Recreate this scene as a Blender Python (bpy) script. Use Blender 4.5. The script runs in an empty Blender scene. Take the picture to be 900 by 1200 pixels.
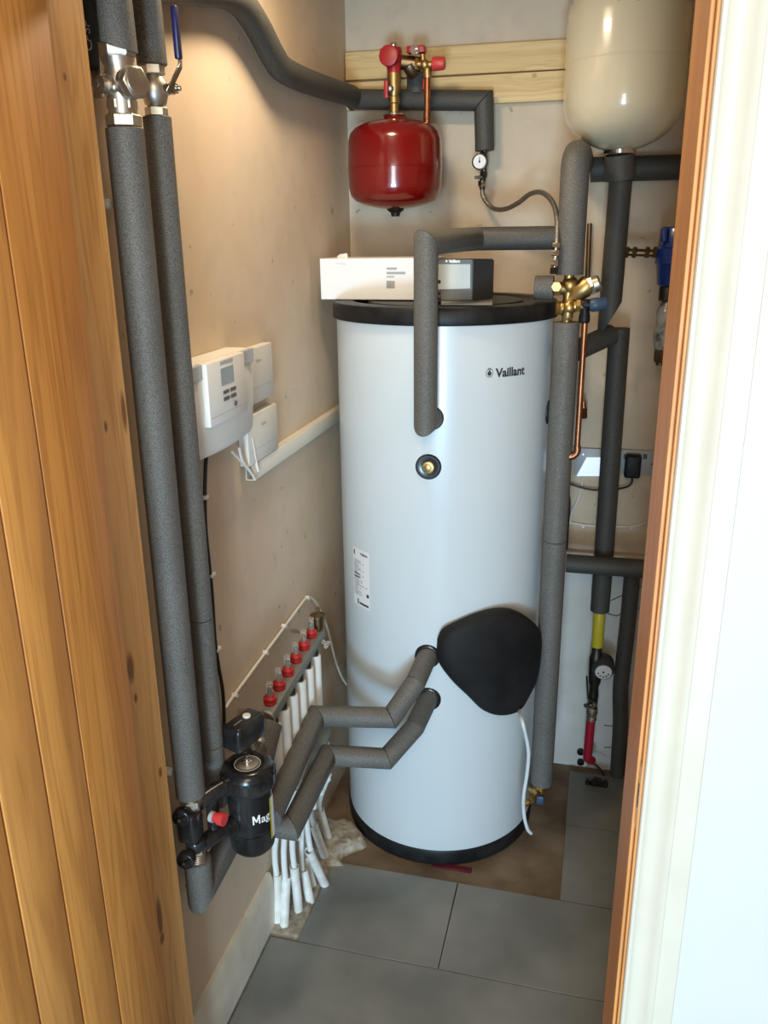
import bpy, bmesh, math, random
from math import sin, cos, tan, pi, radians, sqrt, atan2, hypot
from mathutils import Vector, Matrix
random.seed(7)
SC = bpy.context.scene
COL = SC.collection

# ------------------------------------------------------------------ camera, world, lights, exposure
F_PX = 985.0
PITCH, YAW, ROLL = radians(18.286), radians(14.425), radians(-0.7258)
CAM_H = 1.80
_f = Vector((-sin(YAW) * cos(PITCH), cos(YAW) * cos(PITCH), -sin(PITCH)))
_r = Vector((cos(YAW), sin(YAW), 0))
_u = _r.cross(_f)
_r2 = _r * cos(ROLL) + _u * sin(ROLL)
_u2 = -_r * sin(ROLL) + _u * cos(ROLL)
cam_d = bpy.data.cameras.new('camera')
cam = bpy.data.objects.new('camera', cam_d)
COL.objects.link(cam)
cam_d.sensor_fit = 'VERTICAL'
cam_d.sensor_height = 36.0
cam_d.lens = 36.0 * F_PX / 1200.0
cam_d.clip_start = 0.02
M = Matrix((_r2, _u2, -_f)).transposed().to_4x4()
M.translation = (0, 0, CAM_H)
cam.matrix_world = M
SC.camera = cam

w = bpy.data.worlds.new('world')
SC.world = w
w.use_nodes = True
w.node_tree.nodes['Background'].inputs['Color'].default_value = (0.80, 0.90, 1.0, 1)
w.node_tree.nodes['Background'].inputs['Strength'].default_value = 0.34


def area_light(name, loc, target, sx, sy, power, color):
    d = bpy.data.lights.new(name, 'AREA')
    d.shape = 'RECTANGLE'
    d.size, d.size_y = sx, sy
    d.energy = power
    d.color = color
    o = bpy.data.objects.new(name, d)
    COL.objects.link(o)
    o.location = loc
    o.rotation_euler = (Vector(target) - Vector(loc)).to_track_quat('-Z', 'Y').to_euler()
    return o


area_light('hall_window_light', (0.22, -2.6, 1.40), (-0.35, 2.0, 0.9), 0.8, 1.8, 70, (0.84, 0.94, 0.96))
area_light('low_blue_fill_light', (0.22, -2.6, 0.45), (-0.40, 2.2, 0.35), 0.9, 0.6, 100, (0.40, 0.72, 1.0))  # added unseen low fill, turns the foot of the cylinder bluer
area_light('cupboard_lamp_light', (-0.52, 1.72, 2.46), (-0.46, 1.80, 0.0), 0.18, 0.18, 7.5, (1.0, 0.80, 0.54))
area_light('hall_lamp_light', (0.15, -0.75, 2.6), (-0.1, 1.2, 1.5), 0.8, 0.8, 22, (1.0, 0.80, 0.54))

SC.view_settings.view_transform = 'Standard'
SC.view_settings.look = 'None'
SC.view_settings.gamma = 1.0
SC.view_settings.use_curve_mapping = False
SC.view_settings.exposure = 0.18


# ------------------------------------------------------------------ measuring the room off the photograph
def ray(px, py):
    return _f * F_PX + _r2 * (px - 450) - _u2 * (py - 600)


def X(px, py, x):
    d = ray(px, py)
    return Vector((0, 0, CAM_H)) + d * (x / d.x)


def Y(px, py, y):
    d = ray(px, py)
    return Vector((0, 0, CAM_H)) + d * (y / d.y)


def Z(px, py, z):
    d = ray(px, py)
    return Vector((0, 0, CAM_H)) + d * ((z - CAM_H) / d.z)


XL, YB, ZC = -0.782, 2.66, 2.52          # left wall, back wall, ceiling
YF0, YF1 = 1.02, 1.16                    # front wall faces
CX, CY, CR = -0.4225, 2.342, 0.298       # cylinder


# ------------------------------------------------------------------ materials
def mat(name, col, rough=0.5, metal=0.0, noise=None, bump=None, coat=0.0, spec=0.5, emis=None, trans=0.0):
    """noise=(scale, colour2, contrast), bump=(scale, strength)"""
    m = bpy.data.materials.new(name)
    m.use_nodes = True
    nt = m.node_tree
    b = nt.nodes['Principled BSDF']
    b.inputs['Base Color'].default_value = (*col, 1)
    b.inputs['Roughness'].default_value = rough
    b.inputs['Metallic'].default_value = metal
    b.inputs['Specular IOR Level'].default_value = spec
    b.inputs['Coat Weight'].default_value = coat
    b.inputs['Transmission Weight'].default_value = trans
    if emis:
        b.inputs['Emission Color'].default_value = (*emis[0], 1)
        b.inputs['Emission Strength'].default_value = emis[1]
    tc = nt.nodes.new('ShaderNodeTexCoord')
    if noise:
        n = nt.nodes.new('ShaderNodeTexNoise')
        n.inputs['Scale'].default_value = noise[0]
        n.inputs['Detail'].default_value = 5
        nt.links.new(tc.outputs['Object'], n.inputs['Vector'])
        r = nt.nodes.new('ShaderNodeValToRGB')
        c = noise[2] if len(noise) > 2 else 0.15
        r.color_ramp.elements[0].position = 0.5 - c
        r.color_ramp.elements[1].position = 0.5 + c
        r.color_ramp.elements[0].color = (*col, 1)
        r.color_ramp.elements[1].color = (*noise[1], 1)
        nt.links.new(n.outputs['Fac'], r.inputs['Fac'])
        nt.links.new(r.outputs['Color'], b.inputs['Base Color'])
    if bump:
        n = nt.nodes.new('ShaderNodeTexNoise')
        n.inputs['Scale'].default_value = bump[0]
        n.inputs['Detail'].default_value = 4
        nt.links.new(tc.outputs['Object'], n.inputs['Vector'])
        bp = nt.nodes.new('ShaderNodeBump')
        bp.inputs['Strength'].default_value = bump[1]
        bp.inputs['Distance'].default_value = 0.002
        nt.links.new(n.outputs['Fac'], bp.inputs['Height'])
        nt.links.new(bp.outputs['Normal'], b.inputs['Normal'])
    return m


def plaster_mat(name, c1, c2, c3):
    m = mat(name, c1, 0.85, bump=(35, 0.12))
    nt = m.node_tree
    b = nt.nodes['Principled BSDF']
    tc = nt.nodes.new('ShaderNodeTexCoord')
    n1 = nt.nodes.new('ShaderNodeTexNoise'); n1.inputs['Scale'].default_value = 3.2; n1.inputs['Detail'].default_value = 6
    n1.inputs['Distortion'].default_value = 0.6
    n2 = nt.nodes.new('ShaderNodeTexNoise'); n2.inputs['Scale'].default_value = 14; n2.inputs['Detail'].default_value = 8
    n3 = nt.nodes.new('ShaderNodeTexNoise'); n3.inputs['Scale'].default_value = 26; n3.inputs['Detail'].default_value = 3
    for n in (n1, n2, n3):
        nt.links.new(tc.outputs['Object'], n.inputs['Vector'])
    r1 = nt.nodes.new('ShaderNodeValToRGB')
    r1.color_ramp.elements[0].position = 0.35; r1.color_ramp.elements[1].position = 0.65
    r1.color_ramp.elements[0].color = (*c1, 1); r1.color_ramp.elements[1].color = (*c2, 1)
    nt.links.new(n1.outputs['Fac'], r1.inputs['Fac'])
    mx = nt.nodes.new('ShaderNodeMix'); mx.data_type = 'RGBA'
    r2 = nt.nodes.new('ShaderNodeValToRGB')
    r2.color_ramp.elements[0].position = 0.5; r2.color_ramp.elements[1].position = 0.8
    r2.color_ramp.elements[0].color = (0, 0, 0, 1); r2.color_ramp.elements[1].color = (0.7, 0.7, 0.7, 1)
    nt.links.new(n2.outputs['Fac'], r2.inputs['Fac'])
    nt.links.new(r2.outputs['Color'], mx.inputs['Factor'])
    nt.links.new(r1.outputs['Color'], mx.inputs['A']); mx.inputs['B'].default_value = (*c3, 1)
    # small dark pits and scuffs
    mx2 = nt.nodes.new('ShaderNodeMix'); mx2.data_type = 'RGBA'
    r3 = nt.nodes.new('ShaderNodeValToRGB')
    r3.color_ramp.elements[0].position = 0.70; r3.color_ramp.elements[1].position = 0.74
    r3.color_ramp.elements[0].color = (0, 0, 0, 1); r3.color_ramp.elements[1].color = (0.6, 0.6, 0.6, 1)
    nt.links.new(n3.outputs['Fac'], r3.inputs['Fac'])
    nt.links.new(r3.outputs['Color'], mx2.inputs['Factor'])
    nt.links.new(mx.outputs['Result'], mx2.inputs['A']); mx2.inputs['B'].default_value = (c1[0] * .35, c1[1] * .33, c1[2] * .3, 1)
    nt.links.new(mx2.outputs['Result'], b.inputs['Base Color'])
    return m


def wood_mat(name, ca, cb, cdark, axis='Z', rough=0.5, knots=(), dens=1.0, coat=0.0, offset=(0, 0, 0)):
    """grain running along axis; knots = [(centre, half_along, half_across)]"""
    m = bpy.data.materials.new(name)
    m.use_nodes = True
    nt = m.node_tree; N = nt.nodes; L = nt.links
    b = N['Principled BSDF']; b.inputs['Roughness'].default_value = rough; b.inputs['Coat Weight'].default_value = coat
    b.inputs['Coat Roughness'].default_value = 0.3
    tc = N.new('ShaderNodeTexCoord')
    # distort around knots: add radial field
    vec = tc.outputs['Object']
    ai = 'XYZ'.index(axis)
    knot_fac = None
    for kc, ha, hx in knots:
        sub = N.new('ShaderNodeVectorMath'); sub.operation = 'SUBTRACT'
        L.new(tc.outputs['Object'], sub.inputs[0]); sub.inputs[1].default_value = kc
        sc = N.new('ShaderNodeVectorMath'); sc.operation = 'MULTIPLY'
        s = [1 / hx] * 3; s[ai] = 1 / ha
        L.new(sub.outputs[0], sc.inputs[0]); sc.inputs[1].default_value = s
        ln = N.new('ShaderNodeVectorMath'); ln.operation = 'LENGTH'
        L.new(sc.outputs[0], ln.inputs[0])
        # displacement exp(-d^2/6)
        sq = N.new('ShaderNodeMath'); sq.operation = 'POWER'; L.new(ln.outputs['Value'], sq.inputs[0]); sq.inputs[1].default_value = 2
        mu = N.new('ShaderNodeMath'); mu.operation = 'MULTIPLY'; L.new(sq.outputs[0], mu.inputs[0]); mu.inputs[1].default_value = -0.12
        ex = N.new('ShaderNodeMath'); ex.operation = 'EXPONENT'; L.new(mu.outputs[0], ex.inputs[0])
        dv = N.new('ShaderNodeVectorMath'); dv.operation = 'SCALE'; L.new(sub.outputs[0], dv.inputs[0])
        m2 = N.new('ShaderNodeMath'); m2.operation = 'MULTIPLY'; L.new(ex.outputs[0], m2.inputs[0]); m2.inputs[1].default_value = -0.75
        L.new(m2.outputs[0], dv.inputs['Scale'])
        ad = N.new('ShaderNodeVectorMath'); ad.operation = 'ADD'; L.new(vec, ad.inputs[0]); L.new(dv.outputs[0], ad.inputs[1])
        vec = ad.outputs[0]
        kr = N.new('ShaderNodeMapRange'); L.new(ln.outputs['Value'], kr.inputs['Value'])
        kr.inputs['From Min'].default_value = 0.55; kr.inputs['From Max'].default_value = 1.1
        kr.inputs['To Min'].default_value = 0.85; kr.inputs['To Max'].default_value = 0.0
        if knot_fac is None:
            knot_fac = kr.outputs[0]
        else:
            mxx = N.new('ShaderNodeMath'); mxx.operation = 'MAXIMUM'; L.new(knot_fac, mxx.inputs[0]); L.new(kr.outputs[0], mxx.inputs[1])
            knot_fac = mxx.outputs[0]
    mp = N.new('ShaderNodeMapping')
    s = [14 * dens] * 3; s[ai] = 0.9
    mp.inputs['Scale'].default_value = s; mp.inputs['Location'].default_value = offset
    L.new(vec, mp.inputs['Vector'])
    n1 = N.new('ShaderNodeTexNoise'); n1.inputs['Scale'].default_value = 1.0; n1.inputs['Detail'].default_value = 3
    n1.inputs['Distortion'].default_value = 0.5
    L.new(mp.outputs[0], n1.inputs['Vector'])
    # growth lines: sine of noise
    ml = N.new('ShaderNodeMath'); ml.operation = 'MULTIPLY'; L.new(n1.outputs['Fac'], ml.inputs[0]); ml.inputs[1].default_value = 46
    sn = N.new('ShaderNodeMath'); sn.operation = 'SINE'; L.new(ml.outputs[0], sn.inputs[0])
    rr = N.new('ShaderNodeMapRange'); L.new(sn.outputs[0], rr.inputs['Value'])
    rr.inputs['From Min'].default_value = -1; rr.inputs['From Max'].default_value = 1
    rp = N.new('ShaderNodeValToRGB')
    rp.color_ramp.elements[0].position = 0.3; rp.color_ramp.elements[1].position = 0.7
    rp.color_ramp.elements[0].color = (*ca, 1); rp.color_ramp.elements[1].color = (*cb, 1)
    L.new(n1.outputs['Fac'], rp.inputs['Fac'])
    mx = N.new('ShaderNodeMix'); mx.data_type = 'RGBA'
    pw = N.new('ShaderNodeMath'); pw.operation = 'POWER'; L.new(rr.outputs[0], pw.inputs[0]); pw.inputs[1].default_value = 3
    p2 = N.new('ShaderNodeMath'); p2.operation = 'MULTIPLY'; L.new(pw.outputs[0], p2.inputs[0]); p2.inputs[1].default_value = 0.36
    L.new(p2.outputs[0], mx.inputs['Factor'])
    L.new(rp.outputs['Color'], mx.inputs['A']); mx.inputs['B'].default_value = (*cdark, 1)
    # fine pores
    mp2 = N.new('ShaderNodeMapping'); s = [260] * 3; s[ai] = 9; mp2.inputs['Scale'].default_value = s
    L.new(tc.outputs['Object'], mp2.inputs['Vector'])
    n2 = N.new('ShaderNodeTexNoise'); n2.inputs['Scale'].default_value = 1; n2.inputs['Detail'].default_value = 2
    L.new(mp2.outputs[0], n2.inputs['Vector'])
    mr = N.new('ShaderNodeMapRange'); L.new(n2.outputs['Fac'], mr.inputs['Value'])
    mr.inputs['From Min'].default_value = 0.5; mr.inputs['From Max'].default_value = 0.8; mr.inputs['To Max'].default_value = 0.45
    mx2 = N.new('ShaderNodeMix'); mx2.data_type = 'RGBA'
    L.new(mr.outputs[0], mx2.inputs['Factor']); L.new(mx.outputs['Result'], mx2.inputs['A']); mx2.inputs['B'].default_value = (*cdark, 1)
    out = mx2.outputs['Result']
    if knot_fac is not None:
        mx3 = N.new('ShaderNodeMix'); mx3.data_type = 'RGBA'
        L.new(knot_fac, mx3.inputs['Factor']); L.new(out, mx3.inputs['A'])
        mx3.inputs['B'].default_value = (cdark[0] * .42, cdark[1] * .34, cdark[2] * .3, 1)
        out = mx3.outputs['Result']
    L.new(out, b.inputs['Base Color'])
    bp = N.new('ShaderNodeBump'); bp.inputs['Strength'].default_value = 0.15; bp.inputs['Distance'].default_value = 0.001
    L.new(n2.outputs['Fac'], bp.inputs['Height']); L.new(bp.outputs[0], b.inputs['Normal'])
    return m


def foam_mat(name, c):
    m = mat(name, c, 0.6, spec=0.5)
    nt = m.node_tree; N = nt.nodes; L = nt.links; b = N['Principled BSDF']
    tc = N.new('ShaderNodeTexCoord')
    n = N.new('ShaderNodeTexNoise'); n.inputs['Scale'].default_value = 620; n.inputs['Detail'].default_value = 3
    L.new(tc.outputs['Object'], n.inputs['Vector'])
    r = N.new('ShaderNodeValToRGB')
    r.color_ramp.elements[0].position = 0.36; r.color_ramp.elements[1].position = 0.66
    r.color_ramp.elements[0].color = (c[0] * .5, c[1] * .5, c[2] * .5, 1)
    r.color_ramp.elements[1].color = (c[0] * 1.55, c[1] * 1.55, c[2] * 1.55, 1)
    L.new(n.outputs['Fac'], r.inputs['Fac'])
    n2 = N.new('ShaderNodeTexNoise'); n2.inputs['Scale'].default_value = 7; n2.inputs['Detail'].default_value = 3
    L.new(tc.outputs['Object'], n2.inputs['Vector'])
    mr = N.new('ShaderNodeMapRange'); L.new(n2.outputs['Fac'], mr.inputs['Value']); mr.inputs['To Min'].default_value = 0.8; mr.inputs['To Max'].default_value = 1.2
    mx = N.new('ShaderNodeVectorMath'); mx.operation = 'SCALE'; L.new(r.outputs['Color'], mx.inputs[0]); L.new(mr.outputs[0], mx.inputs['Scale'])
    L.new(mx.outputs[0], b.inputs['Base Color'])
    bp = N.new('ShaderNodeBump'); bp.inputs['Strength'].default_value = 0.35; bp.inputs['Distance'].default_value = 0.0012
    L.new(n.outputs['Fac'], bp.inputs['Height']); L.new(bp.outputs[0], b.inputs['Normal'])
    return m


MT = {}
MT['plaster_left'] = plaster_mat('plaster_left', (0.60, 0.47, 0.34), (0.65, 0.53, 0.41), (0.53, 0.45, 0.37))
MT['plaster_back'] = plaster_mat('plaster_back', (0.60, 0.49, 0.365), (0.67, 0.56, 0.43), (0.50, 0.41, 0.32))
MT['board'] = mat('board', (0.66, 0.66, 0.63), 0.7, noise=(6, (0.56, 0.55, 0.52)), bump=(30, 0.1))
MT['paint_wall'] = mat('paint_wall', (0.60, 0.58, 0.545), 0.6, noise=(3, (0.62, 0.60, 0.56)), bump=(60, 0.05))
MT['paint_trim'] = mat('paint_trim', (0.66, 0.61, 0.51), 0.35, noise=(12, (0.61, 0.56, 0.46), 0.25), bump=(20, 0.1))
MT['skirting'] = mat('skirting', (0.74, 0.70, 0.60), 0.5, noise=(9, (0.62, 0.57, 0.47), 0.12), bump=(14, 0.15))
MT['tile'] = mat('tile', (0.150, 0.158, 0.148), 0.45, noise=(4.5, (0.225, 0.228, 0.212), 0.16), bump=(40, 0.08))
MT['slab'] = mat('slab', (0.115, 0.078, 0.048), 0.85, noise=(7, (0.23, 0.175, 0.12), 0.16), bump=(50, 0.6))
MT['grout'] = mat('grout', (0.10, 0.10, 0.095), 0.9, noise=(30, (0.14, 0.14, 0.13)))
MT['cement'] = mat('cement', (0.26, 0.23, 0.18), 0.95, noise=(45, (0.44, 0.40, 0.33), 0.15), bump=(90, 0.9))
MT['oak'] = wood_mat('oak', (0.55, 0.225, 0.045), (0.70, 0.32, 0.078), (0.32, 0.115, 0.022), coat=0.04)
MT['oak_b'] = wood_mat('oak_b', (0.60, 0.26, 0.058), (0.72, 0.34, 0.09), (0.36, 0.135, 0.028), coat=0.04, offset=(3, 7, 1.3), dens=0.7)
MT['oak_c'] = wood_mat('oak_c', (0.47, 0.182, 0.035), (0.62, 0.27, 0.062), (0.27, 0.09, 0.016), coat=0.04, offset=(11, 2, 5.3), dens=1.3)
MT['oak_jamb'] = wood_mat('oak_jamb', (0.66, 0.285, 0.082), (0.73, 0.34, 0.108), (0.44, 0.17, 0.045), rough=0.5, coat=0.0, dens=0.6,
                          knots=[((0.0863, 1.13, 0.10), 0.012, 0.008)])
KX = -0.71


def kpt(px, py):
    p = X(px, py, KX)
    return (p.x, p.y, p.z)


MT['pine'] = wood_mat('pine', (0.63, 0.33, 0.10), (0.74, 0.44, 0.17), (0.36, 0.145, 0.034), rough=0.45, coat=0.1, dens=1.1, knots=[
    (kpt(76, 90), .006, .004), (kpt(124, 500), .010, .005), (kpt(145, 482), .035, .008), (kpt(153, 783), .030, .012), (kpt(159, 818), .010, .006),
    (kpt(188, 905), .012, .006), (kpt(187, 1075), .05, .010), (kpt(190, 1100), .014, .009), (kpt(56, 115), .012, .005)])
MT['batten'] = wood_mat('batten', (0.70, 0.49, 0.22), (0.78, 0.58, 0.30), (0.50, 0.30, 0.11), axis='X', rough=0.6, dens=2.2, knots=[
    (tuple(Y(626, 88, YB - .03)), .012, .010), (tuple(Y(410, 77, YB - .03)), .003, .003), (tuple(Y(624, 50, YB - .03)), .008, .004),
    (tuple(Y(645, 72, YB - .03)), .010, .004), (tuple(Y(436, 60, YB - .03)), .014, .008), (tuple(Y(650, 84, YB - .03)), .03, .005)])
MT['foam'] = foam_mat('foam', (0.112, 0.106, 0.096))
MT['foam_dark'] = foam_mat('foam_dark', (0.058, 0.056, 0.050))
MT['white_enamel'] = mat('white_enamel', (0.63, 0.675, 0.70), 0.30, noise=(4, (0.61, 0.665, 0.69)), coat=0.2)
MT['black_plastic'] = mat('black_plastic', (0.006, 0.006, 0.0065), 0.45, noise=(20, (0.016, 0.016, 0.017)), bump=(300, 0.1), spec=0.25)
MT['black_gloss'] = mat('black_gloss', (0.010, 0.010, 0.011), 0.22, noise=(15, (0.03, 0.03, 0.03), 0.1), coat=0.0)
MT['black_soft'] = mat('black_soft', (0.006, 0.006, 0.0065), 0.7, noise=(8, (0.014, 0.014, 0.015)), bump=(250, 0.2), spec=0.25)
MT['black_label'] = mat('black_label', (0.008, 0.008, 0.009), 0.3, noise=(8, (0.01, 0.01, 0.011)))
MT['white_plastic'] = mat('white_plastic', (0.80, 0.79, 0.75), 0.4, noise=(8, (0.78, 0.77, 0.73)))
MT['white_module'] = mat('white_module', (0.74, 0.73, 0.69), 0.45, noise=(8, (0.72, 0.71, 0.67)))
MT['trunking'] = mat('trunking', (0.74, 0.70, 0.62), 0.45, noise=(12, (0.70, 0.66, 0.58)))
MT['grey_band'] = mat('grey_band', (0.42, 0.44, 0.46), 0.4, noise=(8, (0.40, 0.42, 0.44)))
MT['lcd'] = mat('lcd', (0.28, 0.31, 0.34), 0.25, noise=(8, (0.26, 0.29, 0.32)))
MT['dark_button'] = mat('dark_button', (0.08, 0.08, 0.08), 0.5, noise=(8, (0.09, 0.09, 0.09)))
MT['conduit'] = mat('conduit', (0.80, 0.80, 0.77), 0.4, noise=(25, (0.66, 0.65, 0.60), 0.12))
MT['pex'] = mat('pex', (0.78, 0.79, 0.77), 0.35, noise=(25, (0.72, 0.73, 0.70)))
MT['cable_white'] = mat('cable_white', (0.78, 0.75, 0.68), 0.45, noise=(25, (0.74, 0.70, 0.62)))
MT['cable_black'] = mat('cable_black', (0.014, 0.014, 0.014), 0.45, noise=(25, (0.02, 0.02, 0.02)))
MT['brass'] = mat('brass', (0.42, 0.30, 0.14), 0.42, 1.0, noise=(30, (0.50, 0.33, 0.12)), bump=(60, 0.1))
MT['dark_brass'] = mat('dark_brass', (0.20, 0.13, 0.07), 0.4, 1.0, noise=(30, (0.20, 0.14, 0.08)))
MT['copper'] = mat('copper', (0.46, 0.19, 0.09), 0.36, 1.0, noise=(18, (0.30, 0.12, 0.06)))
MT['nickel'] = mat('nickel', (0.58, 0.54, 0.48), 0.42, 1.0, noise=(40, (0.46, 0.42, 0.36)), bump=(120, 0.15))
MT['chrome'] = mat('chrome', (0.72, 0.71, 0.69), 0.18, 1.0, noise=(40, (0.6, 0.59, 0.57)))
MT['braid'] = mat('braid', (0.42, 0.40, 0.37), 0.38, 0.9, noise=(600, (0.16, 0.15, 0.14)), bump=(600, 0.6))
MT['dark_metal'] = mat('dark_metal', (0.10, 0.09, 0.08), 0.4, 0.9, noise=(40, (0.05, 0.045, 0.04)))
MT['red_enamel'] = mat('red_enamel', (0.17, 0.003, 0.003), 0.2, noise=(6, (0.16, 0.003, 0.003)), coat=0.6)
MT['red_plastic'] = mat('red_plastic', (0.42, 0.014, 0.020), 0.4, noise=(9, (0.38, 0.012, 0.016)))
MT['red_cap'] = mat('red_cap', (0.60, 0.05, 0.05), 0.4, noise=(9, (0.55, 0.04, 0.04)))
MT['red_pipe'] = mat('red_pipe', (0.36, 0.010, 0.030), 0.35, noise=(9, (0.32, 0.01, 0.025)))
MT['cream_enamel'] = mat('cream_enamel', (0.66, 0.59, 0.43), 0.2, noise=(6, (0.65, 0.58, 0.42)), coat=0.6)
MT['blue_plastic'] = mat('blue_plastic', (0.008, 0.035, 0.22), 0.3, noise=(9, (0.006, 0.03, 0.18)), coat=0.3)
MT['blue_grip'] = mat('blue_grip', (0.016, 0.014, 0.10), 0.35, noise=(30, (0.012, 0.012, 0.07)))
MT['blue_knob'] = mat('blue_knob', (0.04, 0.075, 0.14), 0.45, noise=(9, (0.035, 0.06, 0.12)))
MT['yellow'] = mat('yellow', (0.62, 0.52, 0.03), 0.4, noise=(9, (0.55, 0.45, 0.03)))
MT['grey_unit'] = mat('grey_unit', (0.105, 0.105, 0.10), 0.45, noise=(9, (0.11, 0.11, 0.105)))
MT['grey_unit_dark'] = mat('grey_unit_dark', (0.050, 0.050, 0.050), 0.5, noise=(9, (0.055, 0.055, 0.055)))
MT['screen_grey'] = mat('screen_grey', (0.40, 0.41, 0.38), 0.2, noise=(9, (0.39, 0.40, 0.37)))
MT['card_white'] = mat('card_white', (0.80, 0.80, 0.80), 0.45, noise=(6, (0.77, 0.77, 0.77)))
MT['paper'] = mat('paper', (0.22, 0.22, 0.215), 0.5, noise=(6, (0.28, 0.28, 0.27)))
MT['ink'] = mat('ink', (0.03, 0.03, 0.035), 0.5, noise=(6, (0.035, 0.035, 0.04)))
MT['ink_grey'] = mat('ink_grey', (0.33, 0.34, 0.35), 0.5, noise=(6, (0.36, 0.37, 0.38)))
MT['ink_white'] = mat('ink_white', (0.85, 0.85, 0.85), 0.5, noise=(6, (0.8, 0.8, 0.8)))
MT['ink_dim'] = mat('ink_dim', (0.16, 0.16, 0.16), 0.5, noise=(6, (0.2, 0.2, 0.2)))
MT['reflection_glow'] = mat('reflection_glow', (0.5, 0.6, 0.7), 0.2, noise=(60, (0.7, 0.75, 0.8)), emis=((0.72, 0.83, 1.0), 0.6))  # pale colour and glow stand in for a window reflected in gloss
MT['led'] = mat('led', (0.3, 0.3, 1.0), 0.3, emis=((0.35, 0.35, 1.0), 6))
MT['clear'] = mat('clear', (0.75, 0.70, 0.62), 0.08, trans=0.75, noise=(20, (0.7, 0.66, 0.6)))
MT['bag'] = mat('bag', (0.55, 0.55, 0.56), 0.2, noise=(28, (0.10, 0.10, 0.12), 0.1), bump=(40, 1.0), trans=0.2)
MT['rail_green'] = mat('rail_green', (0.23, 0.24, 0.22), 0.45, 0.2, noise=(9, (0.2, 0.21, 0.19)))
MT['magenta'] = mat('magenta', (0.10, 0.004, 0.02), 0.5, noise=(9, (0.08, 0.004, 0.016)))


# ------------------------------------------------------------------ shape helpers (all add to a bmesh in world metres)
def nb():
    return bmesh.new()


def frame(d):
    d = Vector(d).normalized()
    a = Vector((0, 0, 1)) if abs(d.z) < 0.9 else Vector((1, 0, 0))
    u = d.cross(a).normalized()
    return u, u.cross(d).normalized(), d


def box(bm, lo, hi, bev=0.0, seg=2):
    lo, hi = [min(a, b) for a, b in zip(lo, hi)], [max(a, b) for a, b in zip(lo, hi)]
    vs = [bm.verts.new((x, y, z)) for x in (lo[0], hi[0]) for y in (lo[1], hi[1]) for z in (lo[2], hi[2])]
    fs = [(0, 1, 3, 2), (4, 6, 7, 5), (0, 4, 5, 1), (2, 3, 7, 6), (0, 2, 6, 4), (1, 5, 7, 3)]
    F = [bm.faces.new([vs[i] for i in f]) for f in fs]
    if bev > 0:
        es = list({e for f in F for e in f.edges})
        bmesh.ops.bevel(bm, geom=es, offset=bev, segments=seg, profile=0.5, affect='EDGES')
    return bm


def obox(bm, c, ax, ay, az_, hx, hy, hz, bev=0.0, seg=2):
    t = nb()
    box(t, (-hx, -hy, -hz), (hx, hy, hz), bev, seg)
    m = Matrix((Vector(ax).normalized(), Vector(ay).normalized(), Vector(az_).normalized())).transposed().to_4x4()
    m.translation = Vector(c)
    t.transform(m)
    me = bpy.data.meshes.new('tmp'); t.to_mesh(me); t.free()
    bm.from_mesh(me); bpy.data.meshes.remove(me)
    return bm


def lathe(bm, o, d, prof, seg=28, cap0=True, cap1=True, phase=0.0):
    """prof = [(distance along d, radius)]"""
    u, v, d = frame(d)
    o = Vector(o)
    rings = []
    for h, r in prof:
        rings.append([bm.verts.new(o + d * h + (u * cos(phase + 2 * pi * i / seg) + v * sin(phase + 2 * pi * i / seg)) * max(r, 1e-5)) for i in range(seg)])
    for a, b in zip(rings, rings[1:]):
        for i in range(seg):
            j = (i + 1) % seg
            bm.faces.new((a[i], a[j], b[j], b[i]))
    if cap0: bm.faces.new(rings[0][::-1])
    if cap1: bm.faces.new(rings[-1])
    return bm


def cyl(bm, p0, p1, r, seg=24, bev=0.0):
    p0, p1 = Vector(p0), Vector(p1)
    L = (p1 - p0).length
    pr = [(0, r), (L, r)] if bev <= 0 else [(0, r - bev), (bev * .3, r - bev * .3), (bev, r), (L - bev, r), (L - bev * .3, r - bev * .3), (L, r - bev)]
    return lathe(bm, p0, p1 - p0, pr, seg)


def hexnut(bm, p0, p1, r):
    p0, p1 = Vector(p0), Vector(p1)
    L = (p1 - p0).length
    return lathe(bm, p0, p1 - p0, [(0, r * .9), (L * .12, r), (L * .88, r), (L, r * .9)], 6)


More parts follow.
